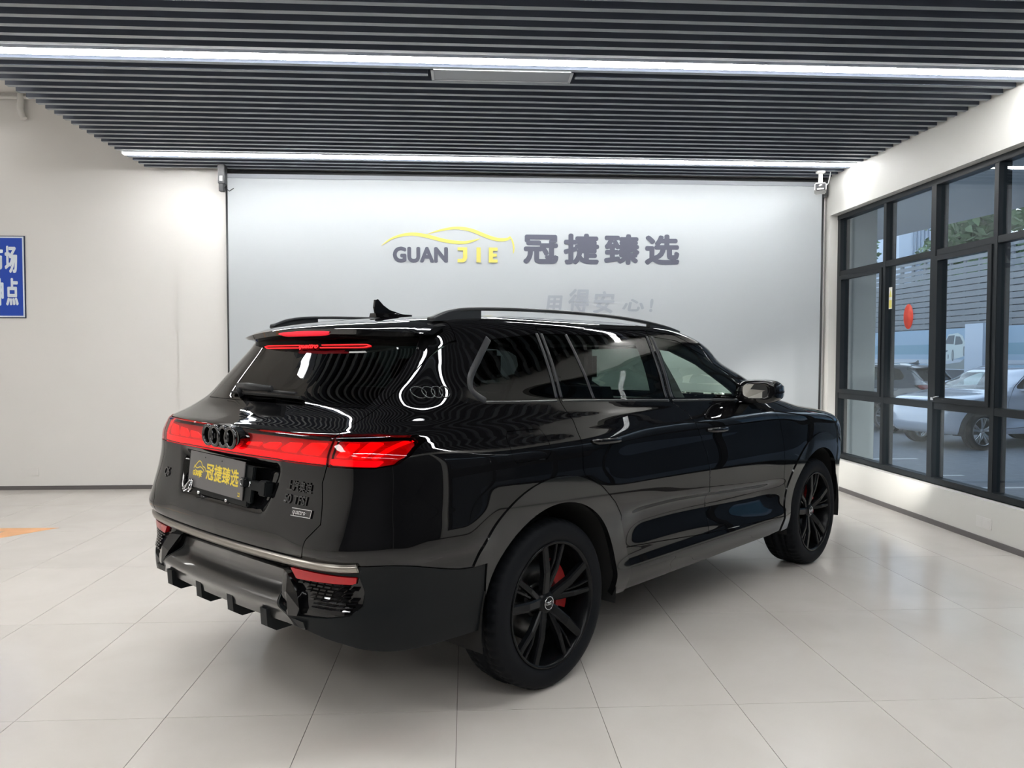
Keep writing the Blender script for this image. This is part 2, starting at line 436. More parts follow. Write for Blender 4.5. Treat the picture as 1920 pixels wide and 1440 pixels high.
# ---- slatted ceiling: every slat its own piece
PITCH = .14651; Y0 = 2.175
lights_y = []
sm_ = None; sd_ = None
for k in range(-58, 26):
    y = Y0 + k*PITCH
    if y > YB - .03 or y < YF: continue
    is_light = any(abs(y - (2.3215 + q*2.7837)) < .04 for q in (-3, -2, -1, 0, 1))
    if is_light: lights_y.append(y); continue
    if abs(y - 2.615) < .02:      # hatch replaces the middle of this slat
        for (a, b) in ((-3.48, -.24), (.85, XW-.004)):
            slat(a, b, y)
        continue
    if y < -1.0:          # slats behind the photographer blackened to keep pale stripes out of car reflections
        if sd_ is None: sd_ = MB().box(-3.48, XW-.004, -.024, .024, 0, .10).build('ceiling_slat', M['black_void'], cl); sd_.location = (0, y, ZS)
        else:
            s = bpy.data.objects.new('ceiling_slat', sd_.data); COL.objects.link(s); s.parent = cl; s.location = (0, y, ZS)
        continue
    if sm_ is None:
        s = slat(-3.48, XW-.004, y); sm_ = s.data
    else:
        s = bpy.data.objects.new('ceiling_slat', sm_); COL.objects.link(s); s.parent = cl; s.location = (0, y, ZS)
print('lights', lights_y)
descr = {0: 'long white linear light between ceiling slats, nearest one in view', 1: 'long white linear light between ceiling slats, farther one near the banner'}
for y in lights_y:
    q = round((y - 2.3215)/2.7837)
    L = empty('strip_light', (0, y, ZS+.004))
    tag(L, descr.get(q, 'long white linear light between ceiling slats behind the camera position, number %s back' % {-1: 'one', -2: 'two', -3: 'three'}.get(q)), 'ceiling light', 'linear lights set into the slatted ceiling')
    x0 = -3.47
    MB().box(x0, XW-.006, -.048, -.040, .002, .07).box(x0, XW-.006, .040, .048, .002, .07).box(x0, XW-.006, -.040, .040, .06, .07).build('housing', M['panel_rim'], L)
    MB().box(x0+.005, XW-.01, -.031, .031, -.014, .012, bev=.004).build('diffuser', M['strip'], L)
h = empty('ceiling_hatch', (.305, 2.60, ZS-.002)); tag(h, 'grey flush hatch with pale rim under the ceiling slats', 'hatch')
MB().box(-.50, .50, -.10, .10, 0, .01).build('hatch_panel', M['panel_grey'], h)
MB().box(-.52, -.50, -.115, .115, -.004, .012).box(.50, .52, -.115, .115, -.004, .012).box(-.52, .52, -.115, -.10, -.004, .012).box(-.52, .52, .10, .115, -.004, .012).build('hatch_rim', M['panel_rim'], h)

# ---- window wall on the right
def window(n):
    W = empty('window_1', (0, 0, 0)); tag(W, kind='structure')
    X0, X1 = 4.345, 4.425
    top, bot = WZ1, WZ0
    ys = [5.66, 4.66, 3.79, 2.93, 2.06, 1.19, .32, -.55, -1.39]
    MB().box(X0-.01, X1+.01, WY0, WY1, bot, bot+.055, bev=.004).build('bottom_rail', M['frame'], W)
    MB().box(X0-.01, X1+.01, WY0, WY1, top-.055, top, bev=.004).build('top_rail', M['frame'], W)
    MB().box(X0, X1, WY0, WY1, 2.435, 2.495, bev=.004).build('transom', M['frame'], W)
    MB().box(X0, X1, WY0, WY1, 1.03, 1.095, bev=.004).build('transom', M['frame'], W)
    for i, y in enumerate(ys):
        wd = .042 if i == 2 else .030
        if i == 0: MB().box(X0-.005, X1+.03, y-.03, WY1, bot, top, bev=.004).build('mullion', M['frame'], W)
        else: MB().box(X0-.002-(.006 if i == 2 else 0), X1+.03, y-wd, y+wd, bot, top, bev=.004).build('mullion', M['frame'], W)
    for i in range(len(ys)-1):
        a, b = ys[i+1]+.03, ys[i]-.03
        for (z0, z1) in ((bot+.055, 1.03), (1.095, 2.435), (2.495, top-.055)):
            if z0 == 1.095 and i % 2 == 0:      # opening sash with its own thicker frame
                s = MB().box(X0-.012, X0+.045, a, a+.048, z0, z1).box(X0-.012, X0+.045, b-.048, b, z0, z1).box(X0-.012, X0+.045, a+.048, b-.048, z0, z0+.045).box(X0-.012, X0+.045, a+.048, b-.048, z1-.045, z1).build('sash_frame', M['frame'], W)
                if i in (2, 4):
                    MB().box(X0-.035, X0-.012, b-.06, b-.02, z0+.02, z0+.045).tube([(X0-.03, b-.045, z0+.035), (X0-.05, b-.10, z0+.05), (X0-.04, b-.15, z0+.06)], .006).build('sash_latch', M['chrome'], W)
            p = MB().box(4.378, 4.384, a-.01, b+.01, z0-.01, z1+.01).build('pane', M['pane'], W)
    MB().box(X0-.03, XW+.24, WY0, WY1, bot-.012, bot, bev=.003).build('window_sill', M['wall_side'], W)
window(1)
# red oval paper sticker (plain) and a warning label on the panes
s = MB(); s.lathe([(0.0001, .0), (.085, 0), (.085, .001), (.0001, .001)], (0, 0, 0), 'y', 40); o = s.build('window_sticker', pmat('sticker_red', (.62, .06, .035), .5))
o.rotation_euler = (0, 0, math.pi/2); o.scale = (1, 1, 1.45); o.location = (4.372, 4.24, 1.905)
tag(o, 'plain red oval paper sticker on the window glass', 'sticker')
c = MB().box(-.03, .03, -.0006, -.0001, -.035, .03).build('sticker_centre', pmat('sticker_cream', (.72, .55, .35), .5), o)
o = empty('warning_label', (4.370, 4.575, 2.12)); tag(o, 'small yellow and white warning label at the edge of a window pane', 'sticker')
MB().box(0, .002, -.030, .030, -.12, .10).build('label_sheet', M['plastic_w'], o)
MB().prism([(-.026, .0), (.026, .0), (0, .075)], -.001, 0, 'yz').build('warning_triangle', M['ink_y'], o)
MB().box(-.001, 0, -.024, .024, -.11, -.03).build('yellow_patch', M['ink_y'], o)

# ---- banner hung in front of the back wall
YBN = 5.775
B = empty('wall_banner', (.79, YBN, 3.52)); tag(B, 'large pale cloth banner with grey and yellow company lettering on the back wall', 'banner')
nx, nz = 240, 90; xs = np.linspace(-2.63, 4.21, nx) - .79; zs = np.linspace(.03, 3.50, nz) - 3.52
XX, ZZ = np.meshgrid(xs, zs)
def cloth_y(XX, ZZ): return .010*np.sin(XX*2.3+.4)*(.3+.7*(-ZZ/3.5)) + .016*np.exp(-((XX-1.55-.16*ZZ)/.09)**2)*(-ZZ/3.5) - .015*np.exp(-((XX-1.78-.10*ZZ)/.07)**2)*(-ZZ/3.5) + .010*np.exp(-((XX-2.6-.05*ZZ)/.12)**2)*(-ZZ/3.5) + .008*np.exp(-((XX+2.1-.2*ZZ)/.10)**2)*(-ZZ/3.5) - .010*np.exp(-((XX-3.1)/.07)**2)*(-ZZ/3.5)
wv = cloth_y(XX, ZZ)
Vb = np.stack([XX, wv, ZZ], -1).reshape(-1, 3); id_ = np.arange(nx*nz).reshape(nz, nx)
Fb = np.stack([id_[:-1, :-1].ravel(), id_[:-1, 1:].ravel(), id_[1:, 1:].ravel(), id_[1:, :-1].ravel()], -1)
np_mesh('cloth', Vb, Fb, M['cloth'], B)
MB().tube([(-3.50, .02, .03), (3.44, .02, .03)], .032, 14).build('roller_tube', M['plastic_b'], B)
MB().box(-3.43, 3.42, -.012, .012, -.03, .02, bev=.003).build('top_batten', M['panel_grey'], B)
for x in (-3.46, 3.42): MB().box(x-.02, x+.02, -.05, .07, -.16, .09, bev=.004).build('roller_bracket', M['plastic_b'], B)
MB().tube([(-3.415, .0, -.05), (-3.41, 0, -2.), (-3.415, .0, -3.44)], .012, 8).build('side_cord', M['plastic_b'], B)
MB().tube([(3.405, .0, -.1), (3.40, 0, -1.8), (3.39, .0, -3.44)], .012, 8).build('side_cord', M['plastic_b'], B)
def bm_(x, z): return Matrix.Translation((x-.79, 0, z-3.52)) @ Matrix.Rotation(math.pi/2, 4, 'X')
def drape(o, off=.0035):
    """lay a print onto the waves of the cloth"""
    me = o.data
    for v in me.vertices: v.co.y = float(cloth_y(v.co.x, v.co.z)) - off + v.co.y*.25
    me.update(); return o
drape(text_mesh('lettering', 'GUAN', .226, M['ink'], B, bold=.0115, mtx=bm_(-.785, 2.580), space=1.05, sx=.93))
def flat(name, polys, mat):
    V = []; F = []
    for p in polys:
        F.append(tuple(range(len(V), len(V)+len(p)))); V += [(x-.79, 0, z-3.52) for x, z in p]
    me = bpy.data.meshes.new(name); me.from_pydata(V, [], F); return drape(link(name, me, mat, B), .011)
def R_(x0, x1, z0, z1): return [(x0, z0), (x1, z0), (x1, z1), (x0, z1)]
flat('lettering', [[(-.055, 2.745), (.055, 2.745), (.055, 2.625), (.04, 2.590), (.01, 2.575), (-.055, 2.575), (-.055, 2.612), (-.005, 2.614), (.008, 2.63), (.008, 2.708), (-.055, 2.708)]], M['ink_y'])
flat('lettering', [R_(.160, .208, 2.575, 2.745)], M['ink_y'])
flat('lettering', [[(.300, 2.575), (.400, 2.575), (.400, 2.610), (.348, 2.610), (.348, 2.642), (.392, 2.642), (.392, 2.676), (.348, 2.676), (.348, 2.708), (.400, 2.708), (.400, 2.745), (.300, 2.745)]], M['ink_y'])
for i, ch in enumerate('冠捷臻选'):
    drape(text_mesh('character', ch, .350, M['ink'], B, bold=.0150, mtx=bm_(.693+i*.467, 2.606), sx=1.16))
# the slogan in brush style, pale grey
for ch, s_, x, z, sx_ in (('用', .235, .935, 2.02, .90), ('得', .285, 1.205, 2.04, .86), ('安', .265, 1.485, 2.03, .98), ('心', .150, 1.83, 2.045, 1.75), ('!', .20, 2.145, 2.03, 1.0)):
    drape(text_mesh('character', ch, s_, M['ink_l'], B, bold=.007, shear=.12, mtx=bm_(x, z), sx=sx_))
# car swoosh above the name
def swoosh(pts, w, a=1.0, p=.7, n=8):
    P = smooth_pts(pts, n); k = len(P)-1
    ws = [max(.004, w*math.sin(math.pi*min(1, i/k*a))**p) for i in range(k+1)]
    drape(ribbon('swoosh', [(x-.79, z-3.52) for x, z in P], ws, M['ink_y'], B, Matrix.Rotation(math.pi/2, 4, 'X')), .004)
swoosh([(-.915, 2.755), (-.78, 2.845), (-.60, 2.888), (-.42, 2.872), (-.20, 2.818), (0, 2.798), (.12, 2.82), (.20, 2.845)], .040)
swoosh([(-.40, 2.888), (-.25, 2.935), (-.07, 2.963), (.10, 2.94), (.27, 2.875), (.40, 2.838), (.50, 2.84), (.55, 2.868)], .040, .86)
swoosh([(.545, 2.868), (.57, 2.82), (.585, 2.75), (.58, 2.68)], .018, 1., .4)

# ---- blue notice on the back wall
S = empty('blue_notice', (-4.85, YB-.014, 2.38)); tag(S, 'blue notice board with white border and white characters at left edge of the back wall', 'sign')
MB().box(-1.10, .0, 0, .012, -.455, .455, bev=.002).build('board', M['sign_dark'], S)
MB().box(-1.092, -.010, -.0012, 0, -.446, .446).build('border', M['sign_white'], S)
MB().box(-1.076, -.026, -.0024, -.0012, -.430, .430).build('blue_field', M['sign_blue'], S)
for (ch, x, z) in (('市', -.365, .075), ('场', -.212, .075), ('神', -.362, -.285), ('点', -.207, -.285)):
    text_mesh('character', ch, .315, M['sign_white'], S, bold=.0075, sx=.42, mtx=Matrix.Translation((x, -.0036, z)) @ Matrix.Rotation(math.pi/2, 4, 'X'))
for (px, pz, rot, lab) in ((-4.845, .205, 0, 'flat white wall socket plate low on the back wall at left'), (2.85, .165, 1, 'flat white wall socket plate below the windows')):
    o = empty('wall_socket', (px, YB-.001, pz) if not rot else (XW-.001, px, pz), 0 if not rot else -math.pi/2)
    tag(o, lab, 'socket')
    MB().box(-.095, .095, -.009, 0, -.045, .045, bev=.003).build('socket_plate', M['wall'], o)
    for dx in (-.045, .045): MB().box(dx-.03, dx+.03, -.011, -.008, -.03, .03, bev=.001).build('socket_insert', M['wall'], o)

# ---- orange direction arrow taped on the floor
o = MB().prism([(-3.52, 3.80), (-5.4, 3.82), (-5.4, 3.72), (-3.93, 3.70), (-4.75, 2.45), (-4.60, 2.35)][:3] + [(-3.90, 3.665), (-5.05, 2.05), (-4.92, 1.97)], .0004, .0012, 'xy').build('floor_arrow', M['tape'])
tag(o, 'orange painted arrow outline on the pale floor tiles at left', 'floor marking')

# ---- cameras near the ceiling
def cctv(loc, rz, label, scale=1.):
    c = empty('security_camera', loc, rz); tag(c, label, 'camera', None)
    m = MB(); m.lathe([(.001, 0), (.052, 0), (.052, -.014), (.02, -.03), (.001, -.03)], (0, 0, 0), 'z', 24).tube([(0, 0, -.02), (0, 0, -.12), (0, 0, -.145)], [.022, .024, .010], 12).build('mount_stem', M['plastic_w'], c)
    b = MB().box(-.062, .062, -.16, .06, -.245, -.155, bev=.012).build('housing', M['plastic_w'], c)
    MB().box(-.054, .054, -.168, -.158, -.24, -.165, bev=.006).build('front_face', M['plastic_b'], c)
    m = MB(); m.lathe([(.001, -.172), (.016, -.172), (.018, -.167), (.001, -.167)], (0, 0, -.19), 'y', 20).build('lens', M['chrome'], c)
    MB().box(-.035, .035, -.1695, -.167, -.232, -.218).build('light_bar', M['plastic_w'], c)
    MB().tube([(.03, .05, -.18), (.085, .07, -.12), (.11, .06, .02)], .004, 6).build('cable', M['plastic_w'], c)
    c.scale = (scale,)*3
    return c
cctv((4.00, 5.42, ZS), -.42, 'white security camera with black face hanging by the right banner corner')
lb = empty('bracket_lamp', (-2.60, 5.55, 3.46)); tag(lb, 'small black bracket device with bright lamp beside the left banner top', 'fixture')
MB().box(-.035, .035, -.06, .06, -.09, .12, bev=.006).box(-.03, .02, -.05, .02, -.17, -.08, bev=.005).build('body', M['plastic_b'], lb)
MB().box(-.012, .012, -.064, -.058, -.06, -.01).build('lens', emat('small_led', (1, 1, .95), 4), lb)
MB().tube([(.02, .0, -.12), (.07, .0, -.16), (.10, .05, -.12)], .005, 6).build('cable', M['plastic_b'], lb)

# ---- linear pendant and pipe in the high bay at left
pl_ = empty('linear_pendant', (-5.05, 5.35, 4.10)); tag(pl_, 'black linear pendant lamp high at the left edge', 'ceiling light')
MB().box(-1.9, .0, -.03, .03, .0, .06, bev=.004).build('housing', M['plastic_b'], pl_)
MB().box(-1.88, -.02, -.025, .025, -.008, .0).build('diffuser', M['lamp'], pl_)
for x in (-1.6, -.3): MB().tube([(x, 0, .06), (x, 0, .30)], .004, 6).build('hanger', M['plastic_b'], pl_)
pp = empty('wall_pipe', (-4.84, YB-.05, 4.2)); tag(pp, 'white pipe elbow running down the wall above the slats', 'pipe')
MB().tube([(0, 0, .18), (0, 0, .10), (-.01, 0, .02), (.01, 0, -.05), (.03, 0, -.09)], .035, 12).build('elbow', M['plastic_w'], pp)
MB().tube([(-2.4, .01, .13), (1.3, .01, .15)], .018, 10).build('conduit', M['plastic_w'], pp)

# ---- unseen fill panels added over the left bay to raise the ambient light
for i, (x, y) in enumerate(((-5.6, 1.5), (-5.6, -2.5), (-5.6, -6.0))):
    L = empty('bay_fill_light', (x, y, ZC-.03)); tag(L, 'added square fill light over the left bay, out of view, ' + ('nearest the back wall', 'middle one of the row', 'farthest from the back wall')[i], 'ceiling light', 'added fill lights in the left bay')
    MB().box(-.62, .62, -.62, .62, 0, .03).build('frame', M['panel_rim'], L)
    MB().box(-.6, .6, -.6, .6, -.004, 0).build('diffuser', M['lamp'], L)
# ================================================================= cars
def poly_sd(pts, X, Y):
    """signed distance to a closed polygon, positive inside"""
    P = np.array(pts, float); Q = np.roll(P, -1, axis=0)
    d = np.full(X.shape, 1e9); ins = np.zeros(X.shape, bool)
    for (ax, ay), (bx, by) in zip(P, Q):
        ex, ey = bx-ax, by-ay; wx, wy = X-ax, Y-ay
        t = np.clip((wx*ex+wy*ey)/max(ex*ex+ey*ey, 1e-12), 0, 1)
        d = np.minimum(d, np.hypot(wx-ex*t, wy-ey*t))
        c = ((ay > Y) != (by > Y)) & (X < (bx-ax)*(Y-ay)/((by-ay) if by != ay else 1e-12)+ax)
        ins ^= c
    return np.where(ins, d, -d)

def clip_mesh(m, d):
    """keep the part of a triangle mesh where the per-vertex value d is >= 0"""
    V, N, F = m
    s = d[F] >= 0; k = s.sum(1)
    full = F[k == 3]
    newV = [V]; newN = [N]; tris = [full]
    cut = F[(k == 1) | (k == 2)]
    if len(cut):
        sc = d[cut] >= 0; kc = sc.sum(1)
        # rotate so that the odd vertex is first
        odd = np.where(kc == 1, np.argmax(sc, 1), np.argmin(sc, 1))
        ar = np.arange(len(cut)); A = cut[ar, odd]; B = cut[ar, (odd+1) % 3]; C = cut[ar, (odd+2) % 3]
        E1 = np.stack([np.minimum(A, B), np.maximum(A, B)], -1); E2 = np.stack([np.minimum(A, C), np.maximum(A, C)], -1)
        E = np.concatenate([E1, E2]); U, inv = np.unique(E, axis=0, return_inverse=True); inv = inv.ravel()
        t = d[U[:, 0]] / (d[U[:, 0]] - d[U[:, 1]])
        t = t[:, None]; nv = V[U[:, 0]]*(1-t) + V[U[:, 1]]*t; nn = N[U[:, 0]]*(1-t) + N[U[:, 1]]*t
        newV.append(nv); newN.append(nn); b = len(V)
        i1 = inv[:len(cut)] + b; i2 = inv[len(cut):] + b
        one = kc == 1
        tris.append(np.stack([A[one], i1[one], i2[one]], -1))
        two = ~one
        tris.append(np.stack([i1[two], B[two], C[two]], -1)); tris.append(np.stack([i1[two], C[two], i2[two]], -1))
    V2 = np.concatenate(newV); N2 = np.concatenate(newN); F2 = np.concatenate(tris)
    if len(F2) == 0: return np.zeros((0, 3)), np.zeros((0, 3)), np.zeros((0, 3), int)
    used, inv = np.unique(F2, return_inverse=True)
    return V2[used], N2[used], inv.reshape(-1, 3)

def carve(m, fn, gap=.0035):
    d = fn(m[0])
    return clip_mesh(m, d - gap/2), clip_mesh(m, -d - gap/2)

def side_fn(pts, umin=-9):
    return lambda V: np.minimum(poly_sd(pts, V[:, 0], V[:, 2]), V[:, 0]-umin)
def rear_fn(pts, umax=-.45):
    return lambda V: np.minimum(poly_sd(pts, V[:, 1], V[:, 2]), umax - V[:, 0])
def front_fn(pts, umin=1.2):
    return lambda V: np.minimum(poly_sd(pts, V[:, 1], V[:, 2]), V[:, 0]-umin)

def rimmed(m, depth):
    """add an inward lip along the open border so panels have thickness"""
    V, N, F = m
    if depth <= 0 or len(F) == 0: return V, N, F
    E = np.concatenate([F[:, [0, 1]], F[:, [1, 2]], F[:, [2, 0]]])
    key = np.minimum(E[:, 0], E[:, 1]).astype(np.int64)*(len(V)+1) + np.maximum(E[:, 0], E[:, 1])
    u, i, c = np.unique(key, return_index=True, return_counts=True)
    B = E[i[c == 1]]
    B = B[(np.abs(V[B[:, 0], 1]) > 1e-4) | (np.abs(V[B[:, 1], 1]) > 1e-4)]
    if len(B) == 0: return V, N, F
    bs, inv = np.unique(B, return_inverse=True); inv = inv.reshape(-1, 2); nb = len(V)
    V2 = np.concatenate([V, V[bs], V[bs] - N[bs]*depth]); N2 = np.concatenate([N, np.zeros((2*len(bs), 3))])
    a = nb + inv[:, 0]; b = nb + inv[:, 1]; c_ = a + len(bs); d_ = b + len(bs)
    F2 = np.concatenate([F, np.stack([b, a, c_], -1), np.stack([b, c_, d_], -1)])
    return V2, N2, F2

def to_local(m, side):
    V, N, F = m; V = V.copy(); N = N.copy(); F = F.copy()
    if side > 0: V[:, 1] *= -1; N[:, 1] *= -1; F = F[:, ::-1]      # right half lies at negative y
    return V, N, F
def join(*ms):
    Vs, Ns, Fs = [], [], []; b = 0
    for V, N, F in ms: Vs.append(V); Ns.append(N); Fs.append(F+b); b += len(V)
    return np.concatenate(Vs), np.concatenate(Ns), np.concatenate(Fs)
def offset(m, d): V, N, F = m; nn = N/np.maximum(np.linalg.norm(N, axis=1, keepdims=True), 1e-9); return V + nn*d, N, F

CIRC = [(math.cos(2*math.pi*i/96), math.sin(2*math.pi*i/96)) for i in range(96)]
def circ_fn(u0, r, z0=.386): return lambda V: r - np.hypot(V[:, 0]-u0, V[:, 2]-z0)

P_LIGHT_OUT = [(.712, 1.213), (.83, 1.217), (.906, 1.207), (.922, 1.187), (.934, 1.138), (.922, 1.106), (.877, 1.095), (.703, 1.095)]
P_LIGHT_IN = [(-.02, 1.205), (.30, 1.207), (.50, 1.209), (.704, 1.211), (.695, 1.095), (-.02, 1.095)]
P_GLASS_R = [(-.02, 1.303), (.652, 1.303), (.69, 1.44), (.685, 1.54), (.66, 1.62), (-.02, 1.62)]
P_TAILG = [(-.02, .742), (.62, .742), (.645, .77), (.66, .82), (.715, .88), (.703, .94), (.682, 1.03), (.703, 1.10), (.708, 1.213), (.695, 1.24), (.708, 1.307), (.741, 1.418), (.748, 1.542), (.748, 1.66), (-.02, 1.66)]
P_VENT = [(-.02, .70), (.85, .692), (.862, .64), (.858, .58), (.826, .546), (.74, .528), (.60, .515), (.54, .52), (.46, .60), (.44, .655), (-.02, .665)]
P_REFL = [(.532, .704), (.846, .692), (.842, .664), (.575, .654)]
P_DOOR_R = [(.142, 1.30), (.150, 1.655), (1.112, 1.66), (1.085, 1.262), (1.19, 1.205), (1.26, 1.10), (1.345, .97), (1.375, .86), (1.40, .70), (1.398, .487), (.42, .562), (.50, .66), (.497, .72), (.43, .80), (.31, .895), (.18, .958), (.162, .99), (.176, 1.21), (.158, 1.255)]
P_DOOR_F = [(1.112, 1.66), (1.40, 1.64), (1.66, 1.555), (1.90, 1.42), (2.12, 1.28), (2.22, 1.20), (2.30, 1.12), (2.36, 1.0), (2.38, .85), (2.40, .70), (2.455, .60), (2.455, .437), (1.398, .487), (1.40, .70), (1.375, .86), (1.345, .97), (1.26, 1.10), (1.19, 1.205), (1.085, 1.262)]
P_WIN_Q = [(.118, 1.318), (.128, 1.62), (-.195, 1.588), (-.30, 1.50), (-.375, 1.41), (-.368, 1.36), (-.33, 1.328), (-.25, 1.317)]
P_WIN_R = [(.172, 1.318), (.182, 1.622), (1.09, 1.626), (1.055, 1.286)]
P_WIN_F = [(1.145, 1.283), (1.165, 1.626), (1.40, 1.606), (1.66, 1.515), (1.88, 1.405), (2.055, 1.29), (2.06, 1.25)]
P_WSHIELD = [(-.02, 1.235), (.70, 1.235), (.67, 1.36), (.60, 1.52), (.56, 1.565), (-.02, 1.58)]
P_FUEL = [(-.285, 1.192), (-.075, 1.190), (-.055, 1.15), (-.055, 1.09), (-.085, 1.062), (-.285, 1.062), (-.305, 1.09), (-.305, 1.165)]
P_SILL = [(.40, .560), (2.47, .434), (2.52, .30), (.38, .30)]
P_HEAD = [(.55, .83), (.93, .80), (.97, .90), (.95, .93), (.60, .90)]

def wheel_parts(parent, mats, loc, side, detail=True):
    """side +1: outer face towards -y; the wheel part carries tyre, rim spokes and cap as sub-parts"""
    R = .386; x, y, z = loc; o = -side    # outer direction in y
    W = bpy.data.objects.new('wheel', None)
    # tyre: profile in (r, a) with a measured outwards
    n = 216 if detail else 60
    prof = [(.283, .112), (.292, .122), (.312, .130), (.340, .131), (.362, .124), (.374, .113), (.3805, .100)]
    tread = [(.384, .090), (.3855, .070), (.3855, .052), (.377, .050), (.377, .042), (.386, .040), (.386, .012), (.377, .010), (.377, .000)]
    prof = prof + tread; full = prof + [(r, -a) for r, a in prof[::-1]][1:]
    V = []; m = len(full)
    for j in range(n):
        a = 2*math.pi*j/n; ph = j % 4
        for i, (r, w) in enumerate(full):
            rr = r
            if detail and ph == 0 and r > .372 and r > .378: rr = r - .007 if abs(w) > .045 else r - .004
            V.append((x + rr*math.cos(a + (.03 if w > 0 else -.03)*(abs(w) < .05)), y + o*w, z + rr*math.sin(a)))
    F = [(j*m+i, j*m+i+1, ((j+1) % n)*m+i+1, ((j+1) % n)*m+i) for j in range(n) for i in range(m-1)]
    mb = MB(); mb.add(V, F, True)
    ty = mb
    # rim barrel and lip
    rb = MB(); yo = y
    def ax(p): return [(r, o*a) for r, a in p]
    rb.lathe(ax([(.283, .112), (.288, .118), (.2885, .124), (.284, .1265), (.277, .124), (.270, .112), (.264, .06), (.262, -.10), (.285, -.115)]), (x, y, z), 'y', 72 if detail else 36)
    # hub
    rb.lathe(ax([(.001, .088), (.038, .088), (.050, .083), (.062, .066), (.066, .02), (.001, .02)]), (x, y, z), 'y', 40)
    def blade(a, w0, w1, r0_, r1_, a0, a1, h0, h1, th=.022, ang=0):
        # tapered bar in the wheel plane from radius r0 at angle a0 to r1 at angle a1
        p0 = Vector((r0_*math.cos(a0), 0, r0_*math.sin(a0))); p1 = Vector((r1_*math.cos(a1), 0, r1_*math.sin(a1)))
        d = (p1-p0).normalized(); q = Vector((-d.z, 0, d.x))
        V = []
        for p, w, h in ((p0, w0, h0), (p0*.5+p1*.5, (w0+w1)/2, h0*.25+h1*.75+.002), (p1, w1, h1)):
            for (s_, t_) in ((-1, -th), (-1, -.005), (-.62, 0), (.62, 0), (1, -.005), (1, -th)):
                V.append((x + p.x + q.x*w*s_/2, y + o*(h+t_), z + p.z + q.z*w*s_/2))
        F = []
        for k in range(2):
            for i in range(6): F.append((k*6+i, k*6+(i+1) % 6, (k+1)*6+(i+1) % 6, (k+1)*6+i))
        F += [(0, 1, 2, 3, 4, 5), tuple(range(17, 11, -1))]
        rb.add(V, F)
    for k in range(5):
        A = math.radians(99 - 72*k) if side > 0 else math.radians(81 + 72*k)
        g = -1 if side > 0 else 1
        rad = math.radians
        blade(A, .050, .042, .035, .275, A + g*rad(0), A + g*rad(-2), .082, .119, .03)
        blade(A, .030, .024, .050, .275, A + g*rad(14), A + g*rad(25), .080, .117, .03)
        blade(A, .013, .013, .13, .275, A + g*rad(13), A + g*rad(15.5), .088, .115, .02)
        blade(A, .012, .012, .035, .265, A + g*rad(36), A + g*rad(36), .040, .06, .02) if False else None
        for nn_ in (0,):
            aa = A + g*rad(36); rb.lathe([(.001, o*.074), (.007, o*.074), (.009, o*.06)], (x + .046*math.cos(aa), y, z + .046*math.sin(aa)), 'y', 8)
    rim = rb.build('wheel', mats['rim'], parent)
    ty.build('tyre', mats['tyre'], rim)
    cp = MB(); cp.lathe(ax([(.001, .0935), (.030, .0935), (.034, .0915), (.0345, .087)]), (x, y, z), 'y', 36); cp.build('hub_cap', mats['rim'], rim)
    if detail:
        rg = MB(); rg.lathe(ax([(.0275, .0935), (.0275, .0950), (.0310, .0950), (.0310, .0935)]), (x, y, z), 'y', 40)
        for t in (-1.5, -.5, .5, 1.5): ring(rg, (x + t*.0098, y + o*.0945, z), .0072, .0012, 'y', 20)
        rg.build('cap_emblem', mats['chrome'], rim)
    return rim

def ring(mb, c, R, r, axis='y', n=40, k=8, sq=1.):
    V = []; F = []
    for i in range(n):
        a = 2*math.pi*i/n
        for j in range(k):
            b = 2*math.pi*j/k; rr = R + r*math.cos(b); h = r*math.sin(b)
            if axis == 'y': V.append((c[0]+rr*math.cos(a), c[1]+h, c[2]+rr*math.sin(a)*sq))
            else: V.append((c[0]+h, c[1]+rr*math.cos(a), c[2]+rr*math.sin(a)*sq))
    for i in range(n):
        for j in range(k): F.append((i*k+j, ((i+1) % n)*k+j, ((i+1) % n)*k+(j+1) % k, i*k+(j+1) % k))
    mb.add(V, F, True)

SH = {}
def get_shell(mult):
    if mult not in SH:
        V, N, F, (n, m) = shell_half(mult); SH[mult] = (V, N, F, V.reshape(n, m, 3), N.reshape(n, m, 3))
    return SH[mult]
def rear_pt(v, z, mult=1.0, off=0.):
    """point on the tail at signed v (left positive y = -v handled by caller), returns (u, v, z) and normal"""
    G, NN = get_shell(mult)[3:]; n, m = G.shape[:2]; zs = G[:, 0, 2]; av = abs(v)
    k = int(np.clip(np.searchsorted(zs, z) - 1, 0, n-2)); t = (z - zs[k])/(zs[k+1]-zs[k])
    out = []; nr = []
    for r in (k, k+1):
        row = G[r, :int(m*.42)]; j = int(np.clip(np.searchsorted(row[:, 1], av) - 1, 0, len(row)-2)); f = np.clip((av-row[j, 1])/max(1e-9, row[j+1, 1]-row[j, 1]), 0, 1)
        out.append(row[j, 0]*(1-f)+row[j+1, 0]*f); nr.append(NN[r, j]*(1-f)+NN[r, j+1]*f)
    u = out[0]*(1-t)+out[1]*t; nn = nr[0]*(1-t)+nr[1]*t; nn = nn/np.linalg.norm(nn)
    sg = 1 if v >= 0 else -1
    return Vector((u + nn[0]*off, -(v + sg*nn[1]*off), z + nn[2]*off))       # local coordinates (x, y, z)
